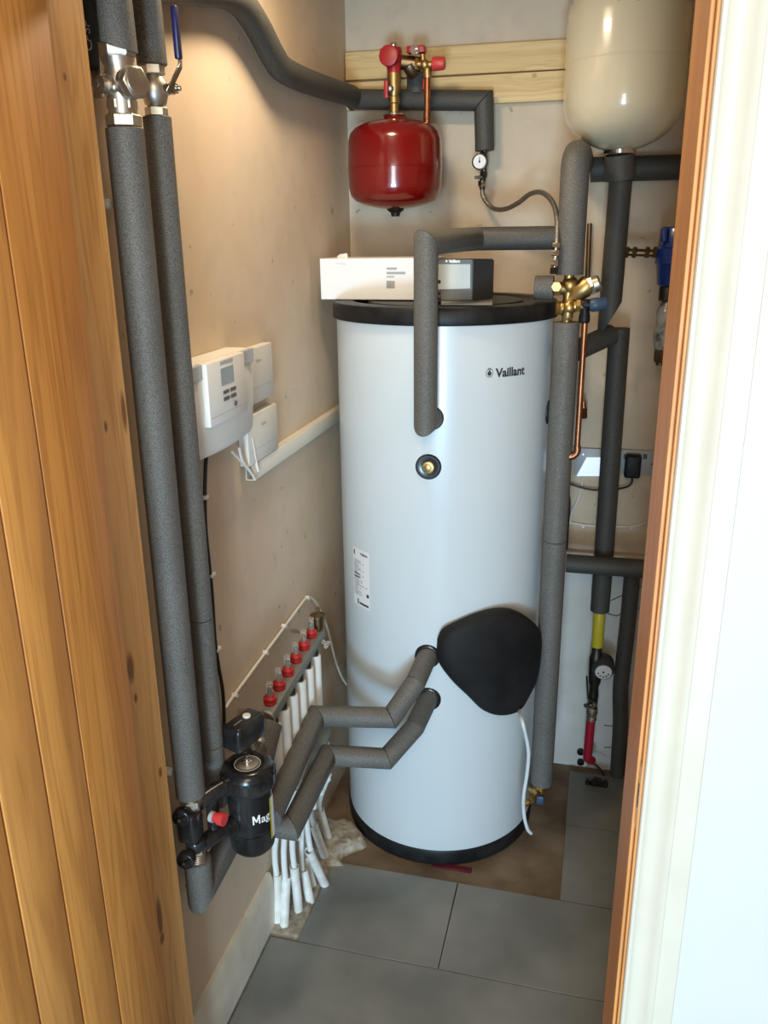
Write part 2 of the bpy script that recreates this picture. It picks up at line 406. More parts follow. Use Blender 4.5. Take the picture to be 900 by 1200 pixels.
def tube(bm, pts, r, seg=20, n0=None, n1=None, groove=0.0):
    """swept tube with mitred joints; n0/n1 = normals of the end planes; r number or list"""
    pts = [Vector(p) for p in pts]
    rs = r if isinstance(r, (list, tuple)) else [r] * len(pts)
    ds = [(b - a).normalized() for a, b in zip(pts, pts[1:])]
    u, v, _ = frame(ds[0])
    rings = []
    for i, p in enumerate(pts):
        if i == 0: n = Vector(n0) if n0 else ds[0]; d = ds[0]
        elif i == len(pts) - 1: n = Vector(n1) if n1 else ds[-1]; d = ds[-1]
        else:
            n = (ds[i - 1] + ds[i]).normalized(); d = ds[i - 1]
        if i > 0 and i < len(pts):
            # transport the frame
            prev = ds[i - 1]
            u = (u - prev * u.dot(prev)).normalized(); v = prev.cross(u).normalized() * (1 if prev.cross(u).dot(v) > 0 else -1)
        ring = []
        for k in range(seg):
            a = 2 * pi * k / seg
            q = (u * cos(a) + v * sin(a)) * rs[i]
            t = -(q.dot(n)) / max(d.dot(n), 0.2)
            ring.append(p + q + d * t)
        rings.append(ring)
        if 0 < i < len(pts) - 1:
            rot = ds[i - 1].rotation_difference(ds[i]); u = rot @ u; v = rot @ v
    if groove > 0:
        def shrink(ring, c):
            return [c + (q - c) * (1 - groove / rs[0]) for q in ring]
        def shift(ring, d, e):
            return [q + d * e for q in ring]
        g = groove
        rings = [shrink(shift(rings[0], ds[0], 0.0004), pts[0] + ds[0] * 0.0004), shift(rings[0], ds[0], g)] + rings[1:-1] + \
                [shift(rings[-1], ds[-1], -g), shrink(shift(rings[-1], ds[-1], -0.0004), pts[-1] - ds[-1] * 0.0004)]
    R = [[bm.verts.new(q) for q in ring] for ring in rings]
    for a, b in zip(R, R[1:]):
        for i in range(seg):
            j = (i + 1) % seg
            bm.faces.new((a[i], a[j], b[j], b[i]))
    bm.faces.new(R[0][::-1]); bm.faces.new(R[-1])
    return bm


def smooth(pts, n=8):
    pts = [Vector(p) for p in pts]
    P = [pts[0] * 2 - pts[1]] + pts + [pts[-1] * 2 - pts[-2]]
    out = []
    for i in range(1, len(P) - 2):
        a, b, c, d = P[i - 1:i + 3]
        for k in range(n):
            t = k / n
            out.append(0.5 * ((2 * b) + (c - a) * t + (2 * a - 5 * b + 4 * c - d) * t * t + (-a + 3 * b - 3 * c + d) * t ** 3))
    out.append(pts[-1])
    return out


def ball(bm, c, r, seg=20, sx=1, sy=1, sz=1):
    t = bmesh.ops.create_uvsphere(bm, u_segments=seg, v_segments=seg // 2 + 2, radius=r)
    for v in t['verts']:
        v.co = Vector((v.co.x * sx, v.co.y * sy, v.co.z * sz)) + Vector(c)
    return bm


def obj(name, bm, m, parent=None, sharp=38, me=None):
    if me is None:
        me = bpy.data.meshes.new(name)
        bmesh.ops.recalc_face_normals(bm, faces=bm.faces)
        bm.to_mesh(me); bm.free()
        me.materials.append(MT[m] if isinstance(m, str) else m)
        for p in me.polygons: p.use_smooth = True
        me.set_sharp_from_angle(angle=radians(sharp))
    o = bpy.data.objects.new(name, me)
    COL.objects.link(o)
    if parent:
        o.parent = parent
        if parent.type == 'EMPTY':
            o.location = -parent.location
    return o


def tag(o, label=None, cat=None, group=None, kind=None):
    if label: o['label'] = label
    if cat: o['category'] = cat
    if group: o['group'] = group
    if kind: o['kind'] = kind
    return o


def thing(name, loc, label, cat, group=None):
    o = bpy.data.objects.new(name, None)
    o.empty_display_size = 0.05
    COL.objects.link(o)
    o.location = loc
    return tag(o, label, cat, group)


def flat_text(s, size, fn, name, m, parent, bold=0.0, align='LEFT', thick=0.0):
    """text laid on a surface: fn(u, v) -> world point"""
    c = bpy.data.curves.new(name, 'FONT')
    c.body = s; c.size = size; c.align_x = align; c.offset = bold; c.resolution_u = 3
    t = bpy.data.objects.new(name, c); COL.objects.link(t)
    dg = bpy.context.evaluated_depsgraph_get()
    me = bpy.data.meshes.new_from_object(t.evaluated_get(dg))
    bpy.data.objects.remove(t)
    bm = nb(); bm.from_mesh(me); bpy.data.meshes.remove(me)
    bmesh.ops.triangulate(bm, faces=bm.faces)
    x0 = min(v.co.x for v in bm.verts); x1 = max(v.co.x for v in bm.verts)
    for k in range(1, 14):
        bmesh.ops.bisect_plane(bm, geom=bm.verts[:] + bm.edges[:] + bm.faces[:], plane_co=(x0 + (x1 - x0) * k / 14, 0, 0), plane_no=(1, 0, 0))
    for v in bm.verts: v.co = fn(v.co.x, v.co.y)
    me = bpy.data.meshes.new(name); bm.to_mesh(me); bm.free()
    me.materials.append(MT[m])
    o = bpy.data.objects.new(name, me); COL.objects.link(o)
    if parent:
        o.parent = parent
        if parent.type == 'EMPTY': o.location = -parent.location
    return o


def quads(bm, fn, rects, n=1):
    for (u0, v0, u1, v1) in rects:
        for k in range(n):
            a, b = u0 + (u1 - u0) * k / n, u0 + (u1 - u0) * (k + 1) / n
            bm.faces.new([bm.verts.new(fn(*q)) for q in ((a, v0), (b, v0), (b, v1), (a, v1))])
    return bm


def foam_pipe(label, pts, r, m='foam', joints=None, group=None, name='insulated_pipe', n0=None, n1=None, cat='pipe'):
    """one lagged pipe; every straight run between mitres is a foam sleeve of its own. pts items may be lists = a curved sleeve"""
    pts = [Vector(p) for p in pts]
    t = thing(name, min(pts, key=lambda p: p.z), label, cat, group)
    ds = [(b - a).normalized() for a, b in zip(pts, pts[1:])]
    for i in range(len(pts) - 1):
        na = (ds[i - 1] + ds[i]).normalized() if i > 0 else (n0 or ds[0])
        nc = (ds[i] + ds[i + 1]).normalized() if i < len(ds) - 1 else (n1 or ds[-1])
        obj('foam_sleeve', tube(nb(), [pts[i], pts[i + 1]], r, 28, na, nc, 0.0016), m, t)
    return t


# ------------------------------------------------------------------ THE SETTING
def struct(name, bm, m, parent=None, **k):
    o = obj(name, bm, m, parent, **k)
    if not parent: o['kind'] = 'structure'
    return o


floor = struct('floor', box(nb(), (-2.2, -3.0, -0.09), (2.2, YB + .1, -0.012)), 'slab')
# large grey tiles, each a piece
TX, TY1, TY2 = -0.30, 1.665, 1.978
tile_cache = {}


def tile(x0, y0, x1, y1):
    g = 0.0014
    x0 += g; x1 -= g; y0 += g; y1 -= g
    obj('floor_tile', box(nb(), (x0, y0, -0.012), (x1, y1, 0.0), 0.0008, 1), 'tile', floor)


obj('grout', box(nb(), (-1.5, -1.3, -0.0119), (0.56, TY1 + .0015, -0.0012)), 'grout', floor)
tile(-0.76, TY1 - .313, 0.14, TY1); tile(0.14, TY1 - .313, 0.74, TY1)
row = 1
y = TY1 - .313
while y > -0.3:
    off = TX if row % 2 else TX + 0.30
    x = off - 1.8
    while x < 1.5:
        tile(max(x, -1.5), y - 0.313, x + 0.6, y)
        x += 0.6
    y -= 0.313; row += 1
tile(-0.683, TY1, TX, TY2); tile(TX, TY1, TX + 0.6, TY2); tile(TX + 0.6, TY1, 0.56, TY2)
tile(-0.008, TY2, 0.56, 2.31); tile(-0.008, 2.31, 0.56, 2.60)

# mortar packed round the floor conduits
bm = nb()
nx, ny = 10, 40
gr = {}
for i in range(nx + 1):
    for j in range(ny + 1):
        yy = TY1 + 0.003 + (2.16 - TY1) * j / ny
        x1 = -0.685 + (0.0 if yy < TY2 - .02 else 0.05 + 0.03 * sin(yy * 40))
        xx = XL + 0.002 + (x1 - XL) * i / nx
        hh = 0.0 + 0.010 * random.random()
        if yy > 1.93: hh += 0.022 * max(0, sin((yy - 1.93) * 11)) * (0.5 + random.random() * 0.6)
        if i == nx or j == ny or j == 0: hh = -0.008
        gr[i, j] = bm.verts.new((xx, yy, -0.004 + hh))
for i in range(nx):
    for j in range(ny):
        bm.faces.new((gr[i, j], gr[i + 1, j], gr[i + 1, j + 1], gr[i, j + 1]))
mo = obj('mortar_bed', bm, 'cement', floor, sharp=80)
tag(mo, 'rough cement packed around the white floor conduits')

ceiling = struct('ceiling', box(nb(), (-.95, YF0, ZC), (0.75, YB + .1, ZC + .08)), 'plaster_back')
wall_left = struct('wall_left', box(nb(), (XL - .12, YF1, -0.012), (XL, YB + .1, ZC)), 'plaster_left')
wall_back = struct('wall_back', box(nb(), (XL, YB, -0.012), (0.55, YB + .1, ZC)), 'plaster_back')
wall_right = struct('wall_right', box(nb(), (0.55, YF1, -0.012), (0.65, YB + .1, ZC)), 'plaster_back')
bm = nb()
box(bm, (0.106, YF0, -0.012), (2.2, 1.25, 2.75))
box(bm, (-2.2, YF0, -0.012), (-0.745, YF1, 2.75))
box(bm, (-0.745, YF0, 2.17), (0.106, YF1, 2.75))
wall_front = struct('wall_front', bm, 'paint_wall')
# painted lower board on the back wall
zp = Y(700, 672, YB - .012).z
wb = obj('lower_board', box(nb(), (-0.13, YB - 0.012, -0.011), (0.5, YB - 0.0005, zp), 0.002, 1), 'board', wall_back)
tag(wb, 'white painted board covering the foot of the back wall')
bx = obj('pipe_boxing', box(nb(), (-0.15, YB - 0.03, zp + .002), (0.5, YB - 0.0005, zp + 0.075), 0.003, 1), 'plaster_back', wall_back)
tag(bx, 'narrow plastered ledge above the white board')

# skirting on the left wall
bm = nb()
zt = 0.165
prof = [(XL + .0005, 0.0), (XL + .018, 0.0), (XL + .018, zt - .03), (XL + .014, zt - .012), (XL + .010, zt), (XL + .0005, zt)]
ys = (YF1, 1.715)
rr = [[bm.verts.new((a, yy, z)) for a, z in prof] for yy in ys]
for i in range(len(prof)):
    j = (i + 1) % len(prof)
    bm.faces.new((rr[0][i], rr[0][j], rr[1][j], rr[1][i]))
bm.faces.new(rr[0][::-1]); bm.faces.new(rr[1])
struct('baseboard_left', bm, 'skirting')

# door linings: pine on the left, oak on the right (with rebate and strike plate)
trim_1 = struct('trim_1', box(nb(), (-0.744, YF0 + .001, 0), (-0.71, YF1 - .001, 2.135), 0.0015, 1), 'pine')
tag(trim_1, 'knotty pine door lining on the hinge side')
bm = nb()
box(bm, (0.0915, YF0 - .004, 0), (0.106, 1.25, 2.135), 0.0006, 1)
trim_2 = struct('trim_2', bm, 'oak_jamb')
tag(trim_2, 'orange oak door lining on the latch side')
obj('door_stop', box(nb(), (0.0863, YF0 + 0.012, 0), (0.0914, 1.25, 2.135), 0.0008, 1), 'oak_jamb', trim_2)
pz = X(748, 945, 0.090)
bm = nb(); box(bm, (0.0905, YF0 - .0035, pz.z - .05), (0.0915, YF0 + .011, pz.z + .05), 0.0003, 1)
sp = obj('strike_plate', bm, 'chrome', trim_2)
obj('strike_hole', box(nb(), (0.0900, YF0 + .001, pz.z - .018), (0.0906, YF0 + .007, pz.z + .018)), 'ink', sp)
trim_3 = struct('trim_3', box(nb(), (-0.744, YF0 + .001, 2.135), (0.106, YF1 - .001, 2.169), 0.0015, 1), 'pine')


def architrave(name, pts_fn, z0, z1, m):
    bm = nb()
    P = pts_fn
    rr = [[bm.verts.new((a, b, z)) for a, b in P] for z in (z0, z1)]
    for i in range(len(P)):
        j = (i + 1) % len(P)
        bm.faces.new((rr[0][i], rr[0][j], rr[1][j], rr[1][i]))
    bm.faces.new(rr[0][::-1]); bm.faces.new(rr[1])
    return struct(name, bm, m, sharp=25)


A0 = 0.0950
ap = [(A0, 1.0198), (A0, 1.0065), (A0 + .0015, 1.0045), (A0 + .0055, 1.0040), (A0 + .0075, 1.0062), (A0 + .012, 1.0082), (A0 + .020, 1.0085),
      (A0 + .028, 1.0068), (A0 + .034, 1.0035), (A0 + .038, 1.0012), (A0 + .0425, 1.0004), (A0 + .0445, 1.0016), (A0 + .0450, 1.0040), (A0 + .070, 1.0040),
      (A0 + .0715, 1.0060), (A0 + .0715, 1.0198)]
architrave('trim_4', ap, 0, 2.22, 'paint_trim')

# the oak door, folded back square to the wall
XD = -0.6726
door = thing('door_1', (XD - .02, YF0, 0.01), 'open oak plank door', 'door')
del door['label']; del door['category']; door['kind'] = 'structure'
gy = [1.018, 0.886, 0.8017, 0.7195, 0.637, 0.555, 0.473, 0.391, 0.255]
obj('door_core', box(nb(), (XD - 0.036, 0.256, 0.014), (XD - 0.0075, 1.017, 2.126)), 'oak_c', door)
for i, (a, b) in enumerate(zip(gy, gy[1:])):
    obj('plank', box(nb(), (XD - 0.0073, b + .0018, 0.012), (XD, a - .0018 if i else a, 2.128), 0.0017, 2), ['oak_c', 'oak', 'oak_b', 'oak', 'oak_c', 'oak_b', 'oak', 'oak_b'][i], door)

# trunking on the left wall
za, zb = X(396, 480, XL + .02).z, X(396, 495, XL + .02).z
ty0 = X(297, 556, XL + .02).y
t1 = thing('cable_trunking', (XL, ty0, zb), 'white plastic cable trunking running along the left wall to behind the cylinder', 'trunking')
obj('trunking_lid', box(nb(), (XL + .017, ty0, 1.2580), (XL + .022, 2.655, 1.2965), 0.0015, 2), 'trunking', t1)
bm = nb()
box(bm, (XL + .0005, ty0, 1.2580), (XL + .003, 2.655, 1.2965)); box(bm, (XL + .003, ty0, 1.2580), (XL + .0168, 2.655, 1.2605)); box(bm, (XL + .003, ty0, 1.294), (XL + .0168, 2.655, 1.2965))
obj('trunking_base', bm, 'trunking', t1)

# ------------------------------------------------------------------ HOT WATER CYLINDER
ZB0 = -0.012
cyl_t = thing('hot_water_cylinder', (CX, CY, ZB0), 'tall white hot water cylinder with black lid and base ring', 'water cylinder')
ZT = 1.587
lathe_c = lathe(nb(), (CX, CY, 0), (0, 0, 1), [(0.035, CR - .012), (0.036, CR - .002), (0.045, CR), (ZT - .01, CR), (ZT + .01, CR)], 96)
obj('jacket', lathe_c, 'white_enamel', cyl_t)
obj('base_ring', lathe(nb(), (CX, CY, 0), (0, 0, 1), [(ZB0, CR - .01), (ZB0 + .004, CR + .002), (0.032, CR + .004), (0.040, CR + .001), (0.040, CR - .015)], 96), 'black_plastic', cyl_t)
lid = obj('lid', lathe(nb(), (CX, CY, 0), (0, 0, 1), [(ZT - .001, CR + .0005), (ZT, CR + .008), (ZT + .004, CR + .010), (ZT + .034, CR + .009), (ZT + .0415, CR + .004), (ZT + .043, CR - .004),
     (ZT + .043, CR - .045), (ZT + .037, CR - .052), (ZT + .033, CR - .075), (ZT + .034, CR - .085), (ZT + .041, CR - .088), (ZT + .0412, CR - .10), (ZT + .0412, 0.001)], 96), 'black_plastic', cyl_t)


def cyl_pt(px, py, out=0.0):
    """point on the cylinder jacket seen at this pixel"""
    d = ray(px, py)
    o = Vector((0, 0, CAM_H))
    R = CR + out
    a = d.x ** 2 + d.y ** 2; b = 2 * ((-CX) * d.x + (-CY) * d.y); c = CX ** 2 + CY ** 2 - R * R
    s = (-b - sqrt(max(b * b - 4 * a * c, 0))) / (2 * a)
    return o + d * s


def cyl_n(p):
    return Vector((p.x - CX, p.y - CY, 0)).normalized()


def on_cyl(p0, out=0.0008):
    th0 = atan2(p0.y - CY, p0.x - CX)
    return lambda u, v: Vector((CX + (CR + out) * cos(th0 + u / CR), CY + (CR + out) * sin(th0 + u / CR), p0.z + v))


def grommet(px, py, r, hole, name='port_grommet'):
    p = cyl_pt(px, py); n = cyl_n(p)
    return p, n, obj(name, lathe(nb(), p - n * 0.006, n, [(0, hole), (0.011, hole), (0.012, hole + .002), (0.0115, r - .004), (0.008, r - .0005), (0.0, r)], 32, False, False), 'black_gloss', cyl_t)


grommet(506, 490, 0.031, 0.020)
p, n, g = grommet(502, 547, 0.034, 0.012, 'plug_ring')
br = nb(); cyl(br, p - n * .002, p + n * 0.011, 0.0165, 24, .002); hexnut(br, p + n * .011, p + n * .0155, 0.010)
bo = obj('blanking_plug', br, 'brass', g)
tag(bo, 'round brass plug with a hexagon centre')
gP1 = grommet(501, 769, 0.036, 0.026)
gP2 = grommet(502, 819, 0.036, 0.026)
grommet(642.5, 483, 0.034, 0.02)
p = cyl_pt(628, 912)
n_ = cyl_n(p)
obj('drain_port', lathe(nb(), p - n_ * .01, n_, [(0, .038), (.016, .036), (.018, .03)], 24), 'black_plastic', cyl_t)

# brand lettering + roundel
p = cyl_pt(581, 442)
fn = on_cyl(p)
flat_text('Vaillant', 0.0305, fn, 'lettering', 'ink', cyl_t, bold=0.0011)
pr = cyl_pt(573.5, 437)
fr = on_cyl(pr)
bm = nb()
for k in range(32):
    a0, a1 = 2 * pi * k / 32, 2 * pi * (k + 1) / 32
    for ri, ro in ((0.0098, 0.0112),):
        bm.faces.new([bm.verts.new(fr(r * cos(a) * .88, r * sin(a))) for r, a in ((ri, a0), (ro, a0), (ro, a1), (ri, a1))])
# the hare-in-an-egg roundel, simplified: head, ears, body
for cx_, cy_, rx, ry in ((0, -.002, .0045, .0055), (0, .0035, .0026, .0028), (-.0022, .0095, .0010, .0040), (.0022, .0095, .0010, .0040), (-.0045, -.001, .0012, .003), (.0045, -.001, .0012, .003)):
    bm.faces.new([bm.verts.new(fr(cx_ + rx * cos(2 * pi * k / 14), cy_ + ry * sin(2 * pi * k / 14))) for k in range(14)])
obj('emblem', bm, 'ink', cyl_t)

# rating label
pl = cyl_pt(423, 678)
fl = on_cyl(pl, 0.0006)
lab = obj('rating_label', quads(nb(), fl, [(-0.040, -0.088, 0.040, 0.088)], 10), 'card_white', cyl_t)
fl2 = on_cyl(pl, 0.0012)
rc = []
random.seed(3)
yv = 0.050
while yv > -0.055:
    x0 = -0.034; x1 = -0.034 + random.choice((0.028, 0.036, 0.05, 0.02)); rc.append((x0, yv, x1, yv + .0016))
    if random.random() < .5: rc.append((x1 + .006, yv, x1 + .014, yv + .0016))
    yv -= 0.0052
obj('small_print', quads(nb(), fl2, rc, 3), 'ink_dim', lab)
flat_text('Vaillant', 0.011, on_cyl(pl + Vector((0, 0, 0.072)), .0012), 'label_name', 'ink', lab, .0003)
obj('label_marks', quads(nb(), fl2, [(-.034, .066, -.028, .080), (-.018, -.082, -.012, -.066), (-.008, -.08, .034, -.074), (.026, -.05, .036, -.040), (-.034, .010, -.006, .0125), (-.034, .0, -.002, .0025)], 3), 'ink', lab)['kind'] = 'stuff'

# insulated black immersion cover: rounded triangular pad
pc = cyl_pt(579, 772)
nc = cyl_n(pc)
tu = Vector((0, 0, 1)).cross(nc).normalized(); tv = Vector((0, 0, 1))
outline_px = [(522, 757), (527, 744), (540, 733), (560, 721), (582, 714), (604, 716), (624, 729), (635, 741), (637.5, 755), (636, 774), (631, 796), (619, 815), (606, 830), (584, 834.5), (565, 830), (549, 815), (532, 798), (522, 780)]


def in_plane(px, py, off):
    d = ray(px, py); o = Vector((0, 0, CAM_H)); q = pc + nc * off
    return o + d * ((q - o).dot(nc) / d.dot(nc))


ol = [in_plane(a, b, 0.018) for a, b in outline_px]
ol = smooth(ol + [ol[0]], 4)[:-1]
ctr = sum(ol, Vector()) / len(ol)
bm = nb()
rings = []
for sc_, dep in ((1.0, -.010), (1.015, .010), (1.0, .020), (0.96, .027), (0.86, .034), (0.6, .040), (0.3, .042)):
    ring = []
    for q in ol:
        v = q - ctr; s_, h_ = v.dot(tu) * sc_, v.dot(tv) * sc_
        # wrap loosely round the jacket
        base = ctr + tu * s_ + tv * h_
        drop = (s_ ** 2) / (2 * CR) * 0.75
        ring.append(bm.verts.new(base + nc * (dep - drop)))
    rings.append(ring)
for a, b in zip(rings, rings[1:]):
    for i in range(len(a)):
        j = (i + 1) % len(a)
        bm.faces.new((a[i], a[j], b[j], b[i]))
bm.faces.new(rings[-1]); bm.faces.new(rings[0][::-1])
cov = obj('insulation_cover', bm, 'black_soft', cyl_t, sharp=60)
tag(cov, 'large rounded black pad over the lower right of the jacket')

# things under it
tag(obj('plastic_strip', box(nb(), (-0.39, 2.036, -0.0115), (-0.27, 2.055, -0.006), .001, 1), 'magenta'), 'dark red plastic strip poking out from under the white cylinder', 'plastic strip')
p = Z(405, 967, -0.009)
tag(obj('plastic_shim', box(nb(), (p.x - .012, p.y - .008, -0.0115), (p.x + .012, p.y + .002, -0.005), .0008, 1), 'white_plastic'), 'small white plastic shim on the bare floor left of the cylinder', 'shim')

# ------------------------------------------------------------------ ON THE LID
ZL = ZT + .0435
# long white carton
c0 = Y(376, 347.5, 2.27); c1 = Y(483, 346, 2.27)
hb = Y(376, 303, 2.27).z - ZL
bxt = thing('carton', (c0.x, 2.27, ZL), 'long flat white cardboard carton lying on the left of the cylinder lid', 'box')
x0, x1 = c0.x, c0.x + 0.315
obj('carton_body', box(nb(), (x0, 2.27, ZL + .0005), (x1, 2.44, ZL + hb), .0015, 1), 'card_white', bxt)
q = Y(402, 303, 2.28)
bm = nb()
vs = [(q.x - .018, 2.268, ZL + hb - .012), (q.x - .022, 2.30, ZL + hb + .006), (q.x - .010, 2.29, ZL + hb + .011), (q.x + .012, 2.28, ZL + hb + .013), (q.x + .017, 2.268, ZL + hb - .001), (q.x + .013, 2.2685, ZL + hb - .014)]
top = [bm.verts.new(v) for v in vs]; bot = [bm.verts.new((a, b + .004, c - .002)) for a, b, c in vs]
bm.faces.new(top); bm.faces.new(bot[::-1])
for i in range(6): bm.faces.new((top[i], top[(i + 1) % 6], bot[(i + 1) % 6], bot[i]))
tag(obj('torn_flap', bm, 'card_white', bxt), 'torn white flap of card sticking up')
yf = 2.2692
bm = nb(); quads(bm, lambda u, v: Y(u, v, yf), [(453, 313.5, 465, 316.0), (453, 318.5, 475, 321.3)]); pr = obj('print_lines', bm, 'ink_grey', bxt)
bm = nb(); quads(bm, lambda u, v: Y(u, v, yf), [(453, 323.5, 462, 325.0)]); obj('print_lines', bm, 'ink_grey', bxt)
bm = nb(); quads(bm, lambda u, v: Y(u, v, yf), [(453 + i * 1.1, 329, 453.6 + i * 1.1, 338) for i in range(9)]); obj('barcode', bm, 'ink', bxt)

# grey control unit with pale screen
ct = thing('control_unit', (-.38, 2.25, ZL), 'dark grey control unit with pale screen standing on the cylinder lid', 'control unit')
a = Y(504, 352, 2.20); b = Y(553, 351, 2.21); c = Y(578, 345, 2.30)
ht = Y(553, 303, 2.21).z
ax = (b - a); ax.z = 0; ax.normalize()
bm = nb()
pl_ = [Vector((a.x - .03, a.y, 0)), Vector((b.x, b.y, 0)), Vector((c.x, c.y + .01, 0)), Vector((a.x + .02, c.y + .05, 0))]
lo_ = [bm.verts.new((p.x, p.y, ZL + .0005)) for p in pl_]; hi_ = [bm.verts.new((p.x, p.y, ht - (0.004 if i > 1 else 0))) for i, p in enumerate(pl_)]
bm.faces.new(lo_[::-1]); bm.faces.new(hi_)
for i in range(4): bm.faces.new((lo_[i], lo_[(i + 1) % 4], hi_[(i + 1) % 4], hi_[i]))
bmesh.ops.bevel(bm, geom=list(bm.edges), offset=.003, segments=2, affect='EDGES')
obj('housing', bm, 'grey_unit_dark', ct)
nrm = Vector((ax.y, -ax.x, 0))


def fcu(o=0.0):
    q0 = a + nrm * o
    def f(px, py):
        d = ray(px, py); cc = Vector((0, 0, CAM_H))
        return cc + d * ((q0 - cc).dot(nrm) / d.dot(nrm))
    return f


def slab_px(fn_front, fn_back, poly, bev=0.0):
    bm = nb()
    fr_ = [bm.verts.new(fn_front(*p)) for p in poly]; bk = [bm.verts.new(fn_back(*p)) for p in poly]
    bm.faces.new(fr_); bm.faces.new(bk[::-1])
    for i in range(len(poly)): bm.faces.new((fr_[i], bk[i], bk[(i + 1) % len(poly)], fr_[(i + 1) % len(poly)]))
    if bev: bmesh.ops.bevel(bm, geom=list(bm.edges), offset=bev, segments=2, affect='EDGES')
    return bm


fas = obj('fascia', slab_px(fcu(.006), fcu(-.001), [(500, 304), (553, 304), (553, 351), (500, 353)], .0015), 'grey_unit', ct)
sc_ = obj('screen', slab_px(fcu(.0085), fcu(.005), [(512, 309.5), (551, 309.5), (551, 338), (512, 339.5)], .0005), 'screen_grey', fas)
p = fcu(.0075)(526, 307.6); u_ = ax
flat_text('Vaillant', 0.0095, lambda u, v: p + u_ * u + Vector((0, 0, v)), 'unit_lettering', 'ink_white', fas, .0006)
bm = nb(); ball(bm, p + u_ * (-.006) + Vector((0, 0, .003)), .0032, 10, 1, .3, 1); obj('unit_emblem', bm, 'ink_white', fas)
for py in (330, 343, 349):
    bm = nb(); ball(bm, fcu(.008)(514.5, py), .005, 10, 1, .5, 1); obj('button', bm, 'black_gloss', fas)
# leaflet
lp = [Z(517, 353.5, ZL + .001), Z(577, 348.5, ZL + .001), Z(577, 357.5, ZL + .001), Z(517, 357.5, ZL + .001)]
bm = nb(); q0 = [bm.verts.new(v) for v in lp]; q1 = [bm.verts.new(v + Vector((0, 0, .003))) for v in lp]
bm.faces.new(q0[::-1]); bm.faces.new(q1)
for i in range(4): bm.faces.new((q0[i], q0[(i + 1) % 4], q1[(i + 1) % 4], q1[i]))
tag(obj('leaflet', bm, 'paper'), 'grey leaflet lying on the black lid under the dark grey control unit', 'leaflet')

# ------------------------------------------------------------------ LEFT WALL RISERS
ax_, ay_ = -0.72, 1.252
bx_, by_ = -0.725, 1.366
zA0, zA1 = X(228, 925, ax_).z, X(146, 150, ax_).z
zB0, zB1 = X(258, 905, bx_).z, X(186, 137, bx_).z
foam_pipe('thicker of the two long grey lagged pipes down the left wall', [(ax_, ay_, zA0), (ax_, ay_, zA1)], 0.0285)
zj1, zj2 = X(238, 722, bx_).z, X(250, 870, bx_).z
foam_pipe('thinner of the two long grey lagged pipes down the left wall', [(bx_, by_, zB0 - .06), (bx_, by_, zj2), (bx_, by_, zj1), (bx_, by_, zB1)], 0.0230)
# upper lengths
zA2 = X(140, 57, ax_).z
zB2 = X(178, 77, bx_).z
foam_pipe('grey lagged pipe above the silver strainer valve at top left', [(ax_, ay_, zA2), (ax_ - .012, ay_, ZC - .002)], 0.0300, n0=Vector((.30, 0, 1)).normalized())
foam_pipe('grey lagged pipe above the blue lever valve at top left', [(bx_, by_, zB2), (bx_ - .012, by_ + .005, ZC - .002)], 0.0240)
bp_ = thing('waste_pipe', (-.747, 1.196, 1.9), 'black pipe with pale lettering squeezed beside the door lining at top left', 'pipe')
zbk = X(117, 84, -.74).z
obj('pipe_body', cyl(nb(), (-.745, 1.196, zbk), (-.745, 1.196, ZC - .002), .0245, 28, .002), 'black_soft', bp_)


def bpf(u, v):
    th = -0.62 + u / .0245
    return Vector((-.745 + .0248 * cos(th), 1.196 + .0248 * sin(th), v))


zt_ = X(108, 26, -.725).z
flat_text('dSd', 0.019, lambda u, v: bpf(v - .006, zt_ - u), 'lettering', 'ink_dim', bp_)
zt_ = X(108, 62, -.725).z
flat_text('C', 0.020, lambda u, v: bpf(v - .006, zt_ + u), 'lettering', 'ink_dim', bp_)

# strainer / isolating valve on the thicker riser
va = thing('strainer_valve', (ax_, ay_, zA1), 'silver strainer valve body between the thicker lagged lengths at top left', 'valve')
h = zA2 - zA1 + .012
z0 = zA1 - .002


def P(f): return Vector((ax_, ay_, z0 + h * f))


bm = nb(); lathe(bm, P(0), (0, 0, 1), [(0, .016), (h * .10, .016), (h * .10, .021), (h * .42, .0215), (h * .52, .024), (h * .62, .022), (h * .70, .020), (h * .78, .024), (h * .80, .0245), (h * .84, .018), (h * .9, .018), (h * 1.0, .020)], 28)
obj('valve_body', bm, 'nickel', va)
bm = nb(); hexnut(bm, P(.02), P(.17), .0265); obj('union_nut', bm, 'nickel', va)
bm = nb(); hexnut(bm, P(.22), P(.34), .0225); obj('union_nut', bm, 'nickel', va)
bm = nb(); hexnut(bm, P(.80), P(1.02), .0265); obj('union_nut', bm, 'nickel', va)
dcap = (X(172, 107, ax_ + .04) - P(.5)); dcap.z *= .6
dcap = Vector((.55, -.25, 0.05)).normalized()
s = P(.48)
bm = nb(); lathe(bm, s, dcap, [(0, .018), (.018, .019), (.020, .022), (.028, .022)], 28)
cb = obj('side_branch', bm, 'nickel', va)
bm = nb(); hexnut(bm, s + dcap * .028, s + dcap * .042, .0235); lathe(bm, s + dcap * .042, dcap, [(0, .018), (.0015, .017), (.0018, .014)], 24)
obj('hexagon_cap', bm, 'nickel', cb)
dl_ = Vector((-.35, -.8, .0)).normalized()
bm = nb(); lathe(bm, s, dl_, [(0, .015), (.028, .015), (.028, .012), (.036, .012)], 20)
ball(bm, s + Vector((0.004, -.024, -.004)), .007, 12)
obj('stem_boss', bm, 'nickel', va)
bm = nb(); box(bm, (ax_ - .030, ay_ - .030, s.z - .018), (ax_ - .012, ay_ - .024, s.z + .030), .003, 2); hexnut(bm, (ax_ - .02, ay_ - .030, s.z), (ax_ - .02, ay_ - .037, s.z), .007)
obj('bracket_tab', bm, 'nickel', va)

